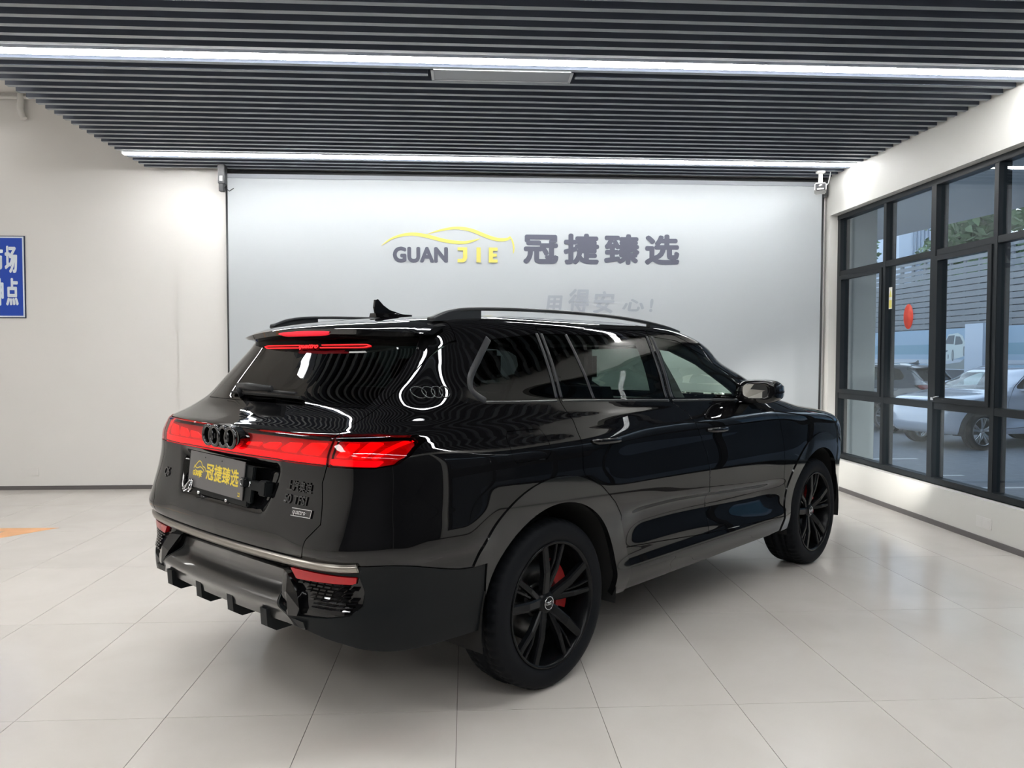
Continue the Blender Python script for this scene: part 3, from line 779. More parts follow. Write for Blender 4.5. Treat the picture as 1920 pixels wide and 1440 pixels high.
def side_pt(u, z, side=1, mult=1.0, off=0.):
    G, NN = get_shell(mult)[3:]; n, m = G.shape[:2]; zs = G[:, 0, 2]
    k = int(np.clip(np.searchsorted(zs, z) - 1, 0, n-2)); t = (z - zs[k])/(zs[k+1]-zs[k])
    o_ = []; nr = []
    for r in (k, k+1):
        a = int(np.argmax(G[r, :int(m*.6), 1] > .80*G[r, :, 1].max())); b = m - int(m*.04)
        row = G[r, a:b]; j = int(np.clip(np.searchsorted(row[:, 0], u) - 1, 0, len(row)-2)); f = np.clip((u-row[j, 0])/max(1e-9, row[j+1, 0]-row[j, 0]), 0, 1)
        o_.append(row[j, 1]*(1-f)+row[j+1, 1]*f); nr.append(NN[r, a+j]*(1-f)+NN[r, a+j+1]*f)
    v = o_[0]*(1-t)+o_[1]*t; nn = nr[0]*(1-t)+nr[1]*t; nn /= np.linalg.norm(nn)
    return Vector((u+nn[0]*off, -side*(v+nn[1]*off), z+nn[2]*off))

def strip_on_side(mb, pts, side, w, th, n=60, off=0.):
    P = crv(None, np.array(pts, float), np.linspace(0, len(pts)-1, n))
    V = []
    for i, (u, z) in enumerate(P):
        t = P[min(i+1, n-1)] - P[max(i-1, 0)]; t = t/np.linalg.norm(t); q = np.array([-t[1], t[0]])
        for s_, o_ in ((-1, 0), (-.7, th), (.7, th), (1, 0)):
            V.append(side_pt(u+q[0]*w/2*s_, z+q[1]*w/2*s_, side, 1.0, o_+off))
    F = [(i*4+j, i*4+j+1, (i+1)*4+j+1, (i+1)*4+j) for i in range(n-1) for j in range(3)] + [(0, 1, 2, 3), tuple((n-1)*4+j for j in (3, 2, 1, 0))]
    mb.add(V, F, True)
def strip_on_rear(mb, pts, w, th, n=80, off=0., mirror=True):
    P = crv(None, np.array(pts, float), np.linspace(0, len(pts)-1, n))
    V = []
    for i, (v, z) in enumerate(P):
        for s_, o_ in ((-1, -.01), (-1, th*.6), (-.6, th), (.6, th), (1, th*.6), (1, -.01)):
            V.append(rear_pt(v, z+w/2*s_, 1.0, o_+off))
    F = [(i*6+j, i*6+j+1, (i+1)*6+j+1, (i+1)*6+j) for i in range(n-1) for j in range(5)] + [tuple(range(6)), tuple((n-1)*6+j for j in range(5, -1, -1))]
    mb.add(V, F, True)

def build_car(name, label, loc, rz, mats, mult=1.0, hero=False, scale=(1, 1, 1), rails='rail', lamps='lamp_off'):
    C = empty(name, loc, rz); C.scale = scale; tag(C, label, 'car')
    V, N, F = get_shell(mult)[:3]; m = (V, N, F)
    g = .0045 if hero else .01
    bot = lambda V: V[:, 2] - np.where(V[:, 0] < -.45, np.interp(V[:, 1], [0, .55, .62, .70, .80, .93, 1], [.475, .474, .470, .455, .438, .395, .372]), .325)
    m = clip_mesh(m, bot(m[0]))
    for u0 in (0., 2.98): m = carve(m, circ_fn(u0, .470), 0)[1]
    def emit(nm, part, mat, both=True, rim=.012, par=C, off=0.):
        """write a carved piece, as a left and a right object or as one mesh spanning both halves"""
        part = offset(part, off) if off else part
        part = rimmed(part, rim); out = []
        if both == 'merge':
            a = to_local(part, 1); b = to_local(part, -1); J = join(a, b); return [np_mesh(nm, J[0], J[2], mat, par, J[1])]
        for s_ in (1, -1):
            a = to_local(part, s_); out.append(np_mesh(nm, a[0], a[2], mat, par if not isinstance(par, list) else par[0 if s_ > 0 else 1], a[1]))
        return out
    P = {}
    # tail first
    P['lamp_out'], m = carve(m, rear_fn(P_LIGHT_OUT), g)
    tg, m = carve(m, rear_fn(P_TAILG, -.40), g)
    P['lamp_in'], tg = carve(tg, rear_fn(P_LIGHT_IN), g*.6)
    P['glass_r'], tg = carve(tg, rear_fn(P_GLASS_R), g*.5)
    P['vent'], m = carve(m, rear_fn(P_VENT), g*.6)
    low = lambda V: np.minimum(.735 - .072*sstep(-.95, -.52, V[:, 0]) - V[:, 2], -.45 - V[:, 0])
    P['bumper'], m = carve(m, low, g)
    P['diffuser'], P['bumper'] = carve(P['bumper'], rear_fn([(-.02, .68), (.43, .668), (.45, .60), (.53, .515), (.60, .44), (.62, .30), (-.02, .30)], -.85), g*.6)
    # sides
    P['flare0'], m = carve(m, lambda V: np.minimum(.585 - np.hypot(V[:, 0]+.01, V[:, 2]-.392), V[:, 2]-.30), g*.5)
    P['flare1'], m = carve(m, lambda V: np.minimum(.575 - np.hypot(V[:, 0]-2.99, V[:, 2]-.392), V[:, 2]-.30), g*.5)
    P['door_r'], m = carve(m, side_fn(P_DOOR_R), g)
    P['door_f'], m = carve(m, side_fn(P_DOOR_F), g)
    P['win_r'], P['door_r'] = carve(P['door_r'], side_fn(P_WIN_R), g*.5)
    P['win_f'], P['door_f'] = carve(P['door_f'], side_fn(P_WIN_F), g*.5)
    P['win_q'], m = carve(m, side_fn(P_WIN_Q), g*.5)
    P['wshield'], m = carve(m, front_fn(P_WSHIELD), g*.5)
    P['fuel'], m = carve(m, side_fn(P_FUEL), g*.7)
    P['sill'], m = carve(m, side_fn(P_SILL), g)
    P['head'], m = carve(m, front_fn(P_HEAD, 3.2), g)
    emit('body_shell', m, mats['paint'], 'merge')
    T = emit('tailgate', tg, mats['paint'], 'merge')[0]
    emit('rear_window', P['glass_r'], mats['glass_dark'], 'merge', .004, T)
    emit('windscreen', P['wshield'], mats['glass_front'], 'merge', .004)
    emit('bumper', P['bumper'], mats['matte'], 'merge', .02)
    emit('diffuser', P['diffuser'], mats['diffuser'], 'merge', .02)
    fl0 = emit('wheel_arch_trim', P['flare0'], mats['arch'], True, .03, C, .007)
    fl1 = emit('wheel_arch_trim', P['flare1'], mats['arch'], True, .03, C, .007)
    emit('side_sill', P['sill'], mats['paint'])
    dr = emit('rear_door', P['door_r'], mats['paint']); df = emit('front_door', P['door_f'], mats['paint'])
    emit('window_glass', P['win_r'], mats['glass'], True, .004, dr, -.002); emit('window_glass', P['win_f'], mats['glass_front'], True, .004, df, -.002)
    emit('quarter_window', P['win_q'], mats['glass_dark'], True, .004, C, -.002)
    emit('fuel_flap', P['fuel'], mats['paint'])
    # rear lamps: dark red base deep inside, glowing bars, tinted lens on top
    ol = emit('taillight_lens', P['lamp_out'], mats['lens'], True, .004)
    il = emit('light_bar_lens', P['lamp_in'], mats['lens'], 'merge', .004, T)
    emit('lamp_base', P['lamp_out'], mats['lamp_base'], True, .0, ol, -.030)
    emit('lamp_base', P['lamp_in'], mats['lamp_base'], 'merge', .0, il[0], -.030)
    if hero:
        def led(nm, src, poly, par, mat, off=-.016, both=True):
            q = clip_mesh(src, rear_fn(poly)(src[0])); 
            if len(q[2]): emit(nm, q, mat, both, .006, par, off)
        led('led_bar', P['lamp_in'], [(-.02, 1.126), (.69, 1.124), (.692, 1.100), (-.02, 1.100)], il[0], mats['led'], -.012, 'merge')
        led('led_bar', P['lamp_out'], [(.71, 1.124), (.90, 1.122), (.885, 1.100), (.71, 1.100)], ol, mats['led'], -.012)
        for a, b, z0, z1 in ((.13, .27, 1.142, 1.162), (.27, .40, 1.138, 1.170), (.40, .53, 1.134, 1.178), (.53, .67, 1.132, 1.186)):
            led('led_blade', P['lamp_in'], [(a, z0+.012), (a+.02, z0), (b-.03, z0), (b, z1), (a+.05, z1-.004)], il[0], mats['led2'], -.018)
        for a, b, z0, z1 in ((.725, .80, 1.132, 1.190), (.795, .865, 1.130, 1.196), (.862, .905, 1.130, 1.198)):
            led('led_blade', P['lamp_out'], [(a, z0), (b-.025, z0), (b+.012, z1), (a+.04, z1)], ol, mats['led2'], -.018)
    # tail lower: glossy recess, mesh, reflectors, trim strip, diffuser
    P['refl'], P['vent'] = carve(P['vent'], rear_fn(P_REFL), .002)
    vent = emit('vent_recess', P['vent'], mats['paint'], 'merge', .03, C, -.014)
    emit('rear_reflector', P['refl'], mats['reflector'], True, .02, C, .006)
    hl = emit('headlight', P['head'], mats['headlight'], True, .02)
    if hero:
        mbt = MB(); pts = [(-.855, .728), (-.75, .722), (-.4, .720), (0, .720), (.4, .720), (.75, .722), (.855, .728)]
        strip_on_rear(mbt, pts, .030, .016, 110, .0)
        mbt.build('trim_strip', mats['satin'], C)
        # mesh of short bars in the vents
        for s_ in (1, -1):
            mm = MB()
            for r_ in range(9):
                z = .560 + r_*.0135; vmin = .585 + max(0, (8-r_))*.010 - .02*(r_ > 5); vmax = .850 - (.02 if r_ < 1 else 0)
                v = vmin + (.017 if r_ % 2 else 0)
                while v + .026 < vmax:
                    p = [rear_pt(s_*v, z, 1, .006), rear_pt(s_*(v+.025), z, 1, .006), rear_pt(s_*(v+.025), z+.005, 1, .002), rear_pt(s_*v, z+.005, 1, .002), rear_pt(s_*v, z, 1, -.012), rear_pt(s_*(v+.025), z, 1, -.012), rear_pt(s_*(v+.025), z+.005, 1, -.012), rear_pt(s_*v, z+.005, 1, -.012)]
                    mm.add(p, [(0, 1, 2, 3), (0, 4, 5, 1), (3, 2, 6, 7), (0, 3, 7, 4), (1, 5, 6, 2)])
                    v += .034
            mm.build('vent_mesh', mats['gloss'], C)
            bl = MB()     # bevelled blade between vent and diffuser
            a = [(.455, .668), (.52, .665), (.585, .60), (.612, .545), (.60, .517), (.555, .517), (.50, .575)]
            ov = [rear_pt(s_*v, z, 1, .012) for v, z in a]; iv = [rear_pt(s_*v, z, 1, -.03) for v, z in a]; cv = rear_pt(s_*.545, .595, 1, .030)
            nA = len(a); bl.add(ov + iv + [cv], [(i, (i+1) % nA, 2*nA) for i in range(nA)] + [(i, i+nA, (i+1) % nA+nA, (i+1) % nA) for i in range(nA)])
            bl.build('bumper_blade', mats['gloss'], C)
        for v0 in (-.44, -.15, .13, .40):
            f = MB()
            f.prism([(-1.130, .51), (-1.125, .44), (-1.085, .415), (-.85, .425), (-.80, .50)], -v0-.024, -v0+.024, 'xz'); f.build('diffuser_fin', mats['matte'], C)
        MB().prism([(-1.10, .50), (-1.09, .468), (-.60, .45), (-.55, .50)], -.64, .64, 'xz').build('diffuser_tray', mats['matte'], C)
    # underside, wheel houses
    ub = MB().box(-.62, 3.6, -.60, .60, .30, .44); ub.build('floor_pan', mats['black'], C)
    for u0 in (0, 2.98):
        for s_ in (1, -1):
            wh = MB(); NN_ = 28; Vw = []
            for i in range(NN_+1):
                a = math.radians(-12 + 204*i/NN_); 
                for yy in (-s_*.975, -s_*.62): Vw.append((u0 + .476*math.cos(a), yy*(.985 if u0 else 1), .386 + .476*math.sin(a)))
            wh.add(Vw, [(2*i, 2*i+1, 2*i+3, 2*i+2) for i in range(NN_)], True)
            wh.add([(u0+.476*math.cos(math.radians(t)), -s_*.62, .386+.476*math.sin(math.radians(t))) for t in range(-12, 193, 12)], [tuple(range(18))])
            wh.build('wheel_housing', mats['black'], C)
            wheel_parts(C, mats, (u0, -s_*.845, .386), s_, hero)
            if hero:
                d = MB(); o = -s_; d.lathe([(.06, -.0), (.185, 0), (.185, .022*o), (.06, .022*o)], (u0, -s_*.83, .386), 'y', 60, True); d.lathe([(.001, .03*o), (.075, .03*o), (.082, .0), (.001, 0)], (u0, -s_*.83, .386), 'y', 40)
                d.build('brake_disc', mats['disc'], C)
                cc = MB(); ang = math.radians(20) if s_ > 0 else math.radians(20)
                arc = [math.radians(t) for t in range(-22, 57, 6)]
                prof = [(.205, -.02), (.205, .045), (.125, .050), (.125, -.02)]
                Vc = [(u0 + r*math.cos(t), -s_*.83 + o*a_, .386 + r*math.sin(t)) for t in arc for r, a_ in prof]
                cc.add(Vc, [(i*4+j, i*4+(j+1) % 4, (i+1)*4+(j+1) % 4, (i+1)*4+j) for i in range(len(arc)-1) for j in range(4)] + [(0, 1, 2, 3), tuple((len(arc)-1)*4+j for j in (3, 2, 1, 0))])
                cc.build('brake_caliper', mats['caliper'], C)
    # mirrors
    for s_ in (1, -1):
        mr = MB(); k_ = 20
        rows = []
        for (xu, sc_, dz) in ((1.80, .60, .004), (1.80, .93, 0), (1.83, 1.0, 0), (1.90, 1.0, .002), (1.97, .86, .0), (2.01, .60, -.004), (2.03, .25, -.01)):
            rows.append([(xu + .03*math.cos(2*math.pi*j/k_), -s_*(1.055 + sc_*.118*abs(math.cos(2*math.pi*j/k_))**.55*np.sign(math.cos(2*math.pi*j/k_)) ), 1.298 + dz + sc_*.072*abs(math.sin(2*math.pi*j/k_))**.6*np.sign(math.sin(2*math.pi*j/k_))) for j in range(k_)])
        Vm = [q_ for r_ in rows for q_ in r_]; Fm = [(i*k_+j, i*k_+(j+1) % k_, (i+1)*k_+(j+1) % k_, (i+1)*k_+j) for i in range(len(rows)-1) for j in range(k_)] + [tuple(range(len(Vm)-k_, len(Vm)))]
        mr.add(Vm, Fm, True)
        mr.prism([(1.86, -s_*.90), (2.00, -s_*.90), (1.97, -s_*1.02), (1.86, -s_*1.02)], 1.215, 1.245, 'xy')
        mo = mr.build('door_mirror', mats['paint'], C)
        gl = [(rows[1][j][0]+.012, rows[1][j][1]*.2+(-s_*1.055)*.8 + (rows[1][j][1]+s_*1.055)*.72, rows[1][j][2]*.12 + 1.298*.88 + (rows[1][j][2]-1.298)*.76) for j in range(k_)]
        MB().add(gl, [tuple(range(k_))]).build('mirror_glass', mats['mirror'], mo)
    # roof rails
    for s_ in (1, -1):
        rr = MB(); top = smooth_pts([(-.46, 1.684), (-.36, 1.718), (-.20, 1.737), (.2, 1.748), (.7, 1.747), (1.1, 1.730), (1.42, 1.700), (1.58, 1.672)], 8)
        Vr = []
        def roofz(u): return float(np.interp(u, [-.5, -.3, 0, .5, 1.0, 1.4, 1.65], [1.674, 1.688, 1.693, 1.694, 1.690, 1.682, 1.664]))
        for u, z in top:
            for dy, dz in ((-.020, -.016), (-.020, -.003), (-.012, 0), (.012, 0), (.020, -.003), (.020, -.016)):
                Vr.append((u, -s_*(.655 - .02*max(0, (.0-u)) - .015*max(0, u-1.)) + dy, z+dz))
        nT = len(top); rr.add(Vr, [(i*6+j, i*6+(j+1) % 6, (i+1)*6+(j+1) % 6, (i+1)*6+j) for i in range(nT-1) for j in range(6)] + [tuple(range(6))[::-1], tuple(range((nT-1)*6, nT*6))], True)
        def foot(ua, ub):
            us = np.linspace(ua, ub, 9); pl = [(u, float(np.interp(u, [t_[0] for t_ in top], [t_[1] for t_ in top]))-.010) for u in us] + [(u, roofz(u)-.012) for u in us[::-1]]
            rr.prism(pl, -s_*.655-.014, -s_*.655+.014, 'xz')
        foot(-.46, -.17); foot(1.24, 1.57)
        rr.build('roof_rail', mats[rails], C)
    # spoiler over the rear window
    sp = MB(); nv = 41; Vs = []
    for i in range(nv):
        t = -1 + 2*i/(nv-1); v = .728*t; q2 = t*t; th_ = 1 - .75*q2**4
        uT = -.690 + .115*q2**1.3; zT = 1.645 - .035*q2; uF = -.42 - .02*q2; rp = 1.687 - .012*q2 - .03*q2**3
        for (a, b) in ((uF, rp), ((uF+uT)/2, (rp+zT)/2+.008), (uT+.01, zT+.001), (uT, zT-.006*th_), (uT+.012, zT-.030*th_), (uT+.06, zT-.045*th_), (-.53, zT-.055*th_)): Vs.append((a, -v, b))
    sp.add(Vs, [(i*7+j, i*7+j+1, (i+1)*7+j+1, (i+1)*7+j) for i in range(nv-1) for j in range(6)] + [tuple(range(7)), tuple((nv-1)*7+j for j in range(6, -1, -1))], True)
    SPO = sp.build('roof_spoiler', mats['paint'], C)
    if hero:
        bmk = bmesh.new(); bmk.from_mesh(SPO.data); bmesh.ops.recalc_face_normals(bmk, faces=bmk.faces[:])
        for e in bmk.edges:
            if len(e.link_faces) == 2 and e.calc_face_angle(0) > .5: e.smooth = False
        bmk.to_mesh(SPO.data); bmk.free()
        # high brake light under the spoiler edge, glowing line in the rear window
        b = MB(); Vb_ = []; nb_ = 25
        for i in range(nb_):
            t = -1+2*i/(nb_-1); v = .212*t; hh = .013*(1-abs(t)**6*.6)
            x_ = -.684 + .006*t*t; 
            for dx, dz in ((-.0, hh), (-.006, 0), (.012, -hh)): Vb_.append((x_+dx, -v, 1.618+dz))
        b.add(Vb_, [(i*3+j, i*3+j+1, (i+1)*3+j+1, (i+1)*3+j) for i in range(nb_-1) for j in range(2)], True); b.build('high_brake_light', mats['brake'], SPO)
        for sgn in (1, -1):
            lb_ = MB()
            for zz in (1.5625, 1.5505):
                strip_on_rear(lb_, [(sgn*.09, zz), (sgn*.25, zz), (sgn*.395, zz), (sgn*.425, 1.5565+(zz-1.5565)*.5), (sgn*.44, 1.5565)], .0028, .002, 44, .003)
            lb_.build('glowing_line', mats['glow_line'], T)
        a = rear_pt(0, 1.556, 1, .006); sl = Matrix.Translation(a) @ Matrix.Rotation(-math.pi/2, 4, 'Z') @ Matrix.Rotation(math.pi/2 - math.radians(34), 4, 'X')
        text_mesh('glowing_script', 'quattro', .036, mats['glow_line'], T, bold=.0012, sx=1.45, mtx=sl @ Matrix.Translation((-.083, -.011, 0)))
    # shark-fin antenna
    an = MB(); Va = []
    prof = [(-.265, .0, .030), (-.262, .045, .012), (-.262, .082, .004), (-.235, .086, .006), (-.19, .060, .012), (-.13, .034, .022), (-.07, .018, .018), (-.03, .002, .004)]
    base = [(-.275, .03), (-.2, .038), (-.1, .034), (-.02, .006)]
    fin = [(-.258, .012), (-.268, .05), (-.262, .088), (-.245, .092), (-.21, .062), (-.17, .040), (-.11, .026), (-.04, .012)]
    zb = 1.710
    an.add([(u, -w_, zb+.0) for u, w_ in base] + [(u, w_, zb+.0) for u, w_ in base[::-1]] + [(u, -w_*.75, zb+.020) for u, w_ in base] + [(u, w_*.75, zb+.020) for u, w_ in base[::-1]], [(i, (i+1) % 8, 8+(i+1) % 8, 8+i) for i in range(8)] + [tuple(range(8, 16))], False)
    an.prism([(u, zb+h_) for u, h_ in fin] + [(-.04, zb+.01), (-.25, zb+.01)], -.007, .007, 'xz')
    AN = an.build('roof_antenna', mats['paint'], C)
    if hero:
        md = AN.modifiers.new('round', 'BEVEL'); md.width = .004; md.segments = 2
    # door furniture
    for s_, dd in ((1, 0), (-1, 1)):
        for (u, z, par) in ((.245, 1.112, dr[dd]), (1.36, 1.090, df[dd])):
            h_ = MB(); A_ = [side_pt(u + .25*t, z + .0, s_, mult, .0) for t in (0, .12, .3, .6, .85, 1)]
            rad_ = [.009, .013, .014, .014, .013, .009]; of = [.002, .020, .027, .027, .020, .002]
            h_.tube([Vector((p.x, p.y - s_*o_, p.z - .008*i_/5)) for i_, (p, o_) in enumerate(zip(A_, of))], rad_, 12, ry=.55)
            h_.build('door_handle', mats['paint'], par)
    if hero:
        for s_, dd in ((1, 0), (-1, 1)):
            b_ = MB(); strip_on_side(b_, [(-.34, 1.316), (-.1, 1.308), (.12, 1.304)], s_, .012, .004, 30); b_.build('belt_trim', mats['satin_b'], C)
            b_ = MB(); strip_on_side(b_, [(.16, 1.303), (.6, 1.288), (1.07, 1.270)], s_, .012, .004, 40); b_.build('belt_trim', mats['satin_b'], dr[dd])
            b_ = MB(); strip_on_side(b_, [(1.11, 1.268), (1.6, 1.252), (2.06, 1.232)], s_, .012, .004, 40); b_.build('belt_trim', mats['satin_b'], df[dd])
            for (a, c_, par, w_) in (((.125, 1.318), (.135, 1.622), C, .018), ((.160, 1.318), (.170, 1.622), dr[dd], .018), ((.405, 1.305), (.355, 1.622), dr[dd], .020), ((1.062, 1.285), (1.092, 1.626), dr[dd], .022), ((1.118, 1.283), (1.143, 1.626), df[dd], .030)):
                b_ = MB(); strip_on_side(b_, [a, ((a[0]+c_[0])/2+.004, (a[1]+c_[1])/2), c_], s_, w_, .003, 30); b_.build('pillar_trim', mats['pillar'], par)
            b_ = MB(); strip_on_side(b_, [(-.205, 1.592), (-.31, 1.50), (-.392, 1.42), (-.40, 1.365), (-.34, 1.322)], s_, .030, .003, 50); b_.build('quarter_trim', mats['pillar'], C)
            # four rings relief behind the quarter window
            e = MB()
            for k in range(4):
                c0 = (-.672 + .036*k + .012, 1.367)
                pts = [side_pt(c0[0] + .0245*math.cos(2*math.pi*i/28), c0[1] + .0225*math.sin(2*math.pi*i/28), s_, 1.0, .0015) for i in range(29)]
                e.tube(pts, .0022, 6, False)
            e.build('side_emblem', mats['rings'], C)
        # rear badge: four rings, script, plate
        e = MB()
        for k in range(4):
            c0 = rear_pt(0, 1.165, 1, .030); ring(e, (c0.x - .004*(k % 2), (.1125 - .075*k)*.92, 1.166), .041, .0085, 'x', 44, 10)
        for k in (-1, 1): e.box(c0.x, c0.x+.05, k*.05-.008, k*.05+.008, 1.155, 1.175)
        e.build('rear_emblem', mats['badge'], T)
        em = MB(); pl = [(math.cos(2*math.pi*i/32)*.165, 1.166 + math.sin(2*math.pi*i/32)*.052) for i in range(32)]
        em.prism(pl, c0.x+.008, c0.x+.05, 'yz'); em.build('emblem_plinth', mats['gloss'], T)
        def wrap_rear(o, v, z, off):
            for p in o.data.vertices:
                x_, y_, z_ = p.co; p.co = rear_pt(v + x_, z + y_, 1, off + z_)
            o.data.update(); return o
        def last(): return LAST[0]
        def on_rear(v, z, off=.002, tilt=0.):
            a = rear_pt(v, z, 1, off); b2 = rear_pt(v+.02, z, 1, off); ang = math.atan2((b2-a).y, (b2-a).x)
            return Matrix.Translation(a) @ Matrix.Rotation(ang, 4, 'Z') @ Matrix.Rotation(math.pi/2 + tilt, 4, 'X')
        text_mesh('badge_lettering', 'e7AM', .050, mats['badge'], T, bold=.0015, extrude=.003, mtx=on_rear(.497, .968), sx=.95) if False else None
        text_mesh('badge_lettering', '臻选型', .046, mats['badge'], T, bold=.0012, extrude=.003, mtx=on_rear(.515, .985)) if False else None
        text_mesh('badge_lettering', '上汽奥迪', .043, mats['badge'], T, bold=.0006, extrude=.003, sx=.86); wrap_rear(T.children[-1] if False else last(), .490, .990, .002)
        text_mesh('badge_lettering', '50 TFSI', .046, mats['badge'], T, bold=.0010, extrude=.003, sx=.98); wrap_rear(last(), .486, .940, .002)
        q = Matrix.Identity(4)
        o = MB().box(0, .112, -.004, .022, -.004, .003).build('script_tile', mats['badge'], T); wrap_rear(o, .550, .902, .002)
        fr = MB().box(0, .112, .0215, .024, 0, .0045).box(0, .112, -.006, -.0035, 0, .0045).box(.1095, .112, -.006, .024, 0, .0045).build('script_frame', mats['chrome'], T); wrap_rear(fr, .550, .902, .002)
        text_mesh('script_lettering', 'quattro', .024, mats['chrome'], T, bold=.0004, extrude=.001, mtx=Matrix.Translation((.007, .003, .0035)), sx=1.02); wrap_rear(last(), .550, .902, .002)
        text_mesh('badge_lettering', 'Q6', .052, mats['badge'], T, bold=.0015, extrude=.003, sx=1.0); wrap_rear(last(), -.605, .938, .002)
        # wiper
        w_ = MB(); w_.tube([rear_pt(-.335, 1.345, 1, .035), rear_pt(-.2, 1.338, 1, .045), rear_pt(.02, 1.335, 1, .045)], [.016, .020, .014], 10, ry=.6).tube([rear_pt(-.02, 1.332, 1, .03), rear_pt(.20, 1.330, 1, .028)], .007, 8).tube([rear_pt(-.30, 1.32, 1, .0), rear_pt(-.30, 1.335, 1, .04)], .014, 10)
        w_.build('rear_wiper', mats['pillar'], C)
        wb_ = MB(); wb_.tube([rear_pt(-.40, 1.327, 1, .012), rear_pt(.22, 1.322, 1, .012)], .007, 6); wb_.build('wiper_blade', mats['black'], C)
        headlight_glow(C)
    # cabin
    hm = MB().box(-.48, 1.55, -.64, .64, 1.575, 1.635, bev=.02)
    hm.build('headliner', mats['cabin'], C)
    for s_ in (1, -1):
        MB().tube([(2.30, -s_*.80, 1.20), (2.02, -s_*.755, 1.36), (1.75, -s_*.70, 1.50), (1.50, -s_*.655, 1.585), (1.2, -s_*.65, 1.61)], .045, 10).build('pillar_lining', mats['cabin'], C)
        for ua, ub in (((1.00, 1.36), (1.06, 1.22)), ((-.42, .24), (.02, .20))):
            lm = MB(); Vl = []
            for k_ in range(9):
                t = k_/8; z = 1.14 + .48*t; a_ = ua[0] + (ub[0]-ua[0])*min(1, t*1.3); b_ = ua[1] + (ub[1]-ua[1])*min(1, t*1.3)
                for (u_, o_) in ((a_, -.03), (b_, -.03), (b_, -.07), (a_, -.07)): Vl.append(side_pt(u_, z, s_, mult, o_))
            lm.add(Vl, [(k_*4+j_, k_*4+(j_+1) % 4, (k_+1)*4+(j_+1) % 4, (k_+1)*4+j_) for k_ in range(8) for j_ in range(4)] + [(0, 1, 2, 3), (35, 34, 33, 32)])
            lm.build('pillar_lining', mats['cabin'], C)
    cab = MB(); 
    cab.box(-.55, 2.3, -.80, .80, .42, .60)
    cab.build('cabin_floor', mats['cabin'], C)
    for (u, v, sz) in ((1.15, .38, 1), (1.15, -.38, 1), (.22, .40, .95), (.22, -.40, .95), (.22, 0, .8)):
        s = MB(); s.box(u-.05, u+.48, v-.25*sz, v+.25*sz, .62, .80, bev=.03)
        for (x0, z0, x1, z1, w0, w1) in ((u-.02, .78, u-.22, 1.34, .25, .19),):
            V8 = [(x0+.07, v-w0, z0), (x0+.07, v+w0, z0), (x0-.07, v+w0, z0), (x0-.07, v-w0, z0), (x1+.05, v-w1, z1), (x1+.05, v+w1, z1), (x1-.05, v+w1, z1), (x1-.05, v-w1, z1)]
            s.add(V8, [(0, 3, 2, 1), (4, 5, 6, 7), (0, 1, 5, 4), (1, 2, 6, 5), (2, 3, 7, 6), (3, 0, 4, 7)])
        s.box(u-.30, u-.19, v-.135, v+.135, 1.36, 1.55 if u > 1 else 1.50, bev=.035)
        s.build('seat', mats['cabin'], C)
    d = MB().box(1.75, 2.35, -.78, .78, .80, 1.12, bev=.04).box(1.7, 2.6, -.72, .72, 1.08, 1.19, bev=.03); d.build('dashboard', mats['cabin'], C)
    st = MB(); ring(st, (0, 0, 0), .185, .014, 'x', 36, 8); o = st.build('steering_wheel', mats['cabin'], C); o.location = (1.62, .38, 1.10); o.rotation_euler = (0, math.radians(-22), 0)
    return C
def headlight_glow(C):
    for s_ in (1, -1):
        l = bpy.data.lights.new('headlight_beam', 'SPOT'); l.energy = 110; l.spot_size = math.radians(62); l.spot_blend = .8; l.shadow_soft_size = .04; l.color = (1, .98, .92)
        o = bpy.data.objects.new('headlight_beam', l); COL.objects.link(o); o.parent = C; o.location = (4.06, -s_*.76, .84); o.rotation_euler = (0, math.radians(-84), math.radians(-3))

CM = dict(
    paint=pmat('black_gloss_paint', (.0035, .0035, .004), .3, coat=1., coat_rough=.008, spec=.0, coat_ior=1.52),
    gloss=pmat('black_gloss_plastic', (.004, .004, .0045), .08, coat=.5),
    arch=pmat('black_gloss_arch', (.006, .0065, .007), .10, coat=.4),
    matte=pmat('black_textured_plastic', (.0075, .0090, .0100), .42, spec=.16),
    diffuser=pmat('diffuser_satin', (.010, .010, .010), .3, coat=1., coat_rough=.05, coat_ior=1.7),
    black=pmat('underbody_black', (.004, .004, .004), .8),
    cabin=pmat('cabin_dark', (.012, .012, .013), .55),
    pillar=pmat('satin_black_pillar', (.013, .014, .016), .35, spec=.3),
    satin=pmat('satin_metal_trim', (.33, .31, .28), .28, metal=1.),
    satin_b=pmat('dark_bright_trim', (.085, .085, .085), .3, metal=1.),
    chrome=M['chrome'], mirror=pmat('mirror_silver', (.82, .84, .82), .01, metal=1.),
    rail=pmat('roof_rail_black', (.030, .033, .036), .28, metal=.2), rail_silver=pmat('roof_rail_silver', (.5, .52, .55), .3, metal=1.),
    glass=glass_mat('tinted_side_glass', (.16, .215, .19)), glass_front=glass_mat('front_side_glass', (.80, .90, .83)),
    glass_dark=glass_mat('privacy_glass', (.035, .040, .042)),
    lens=glass_mat('red_lens', (.85, .055, .08)), lamp_base=pmat('lamp_inner_red', (.50, .010, .025), .4, coat=.3),
    led=emat('led_red', (1, .004, .035), 1.35), led2=emat('led_red_soft', (1, .02, .02), .75), brake=emat('brake_red', (1, .015, .04), .42), glow_line=emat('line_red', (1, .015, .02), .8),
    reflector=pmat('red_reflector', (.40, .004, .008), .25, coat=.2), badge=pmat('badge_black', (.006, .006, .007), .15, coat=.6),
    rings=pmat('ring_outline', (.10, .11, .11), .25, metal=1.), headlight=pmat('headlight_lens', (.05, .05, .055), .08, coat=1.),
    rim=pmat('black_alloy', (.0045, .005, .006), .25, coat=.0, spec=.16), tyre=pmat('tyre_rubber', (.0045, .0055, .0075), .65, spec=.16),
    disc=pmat('brake_disc', (.10, .10, .10), .35, metal=1.), caliper=pmat('caliper_red', (.42, .012, .015), .35, coat=.5))

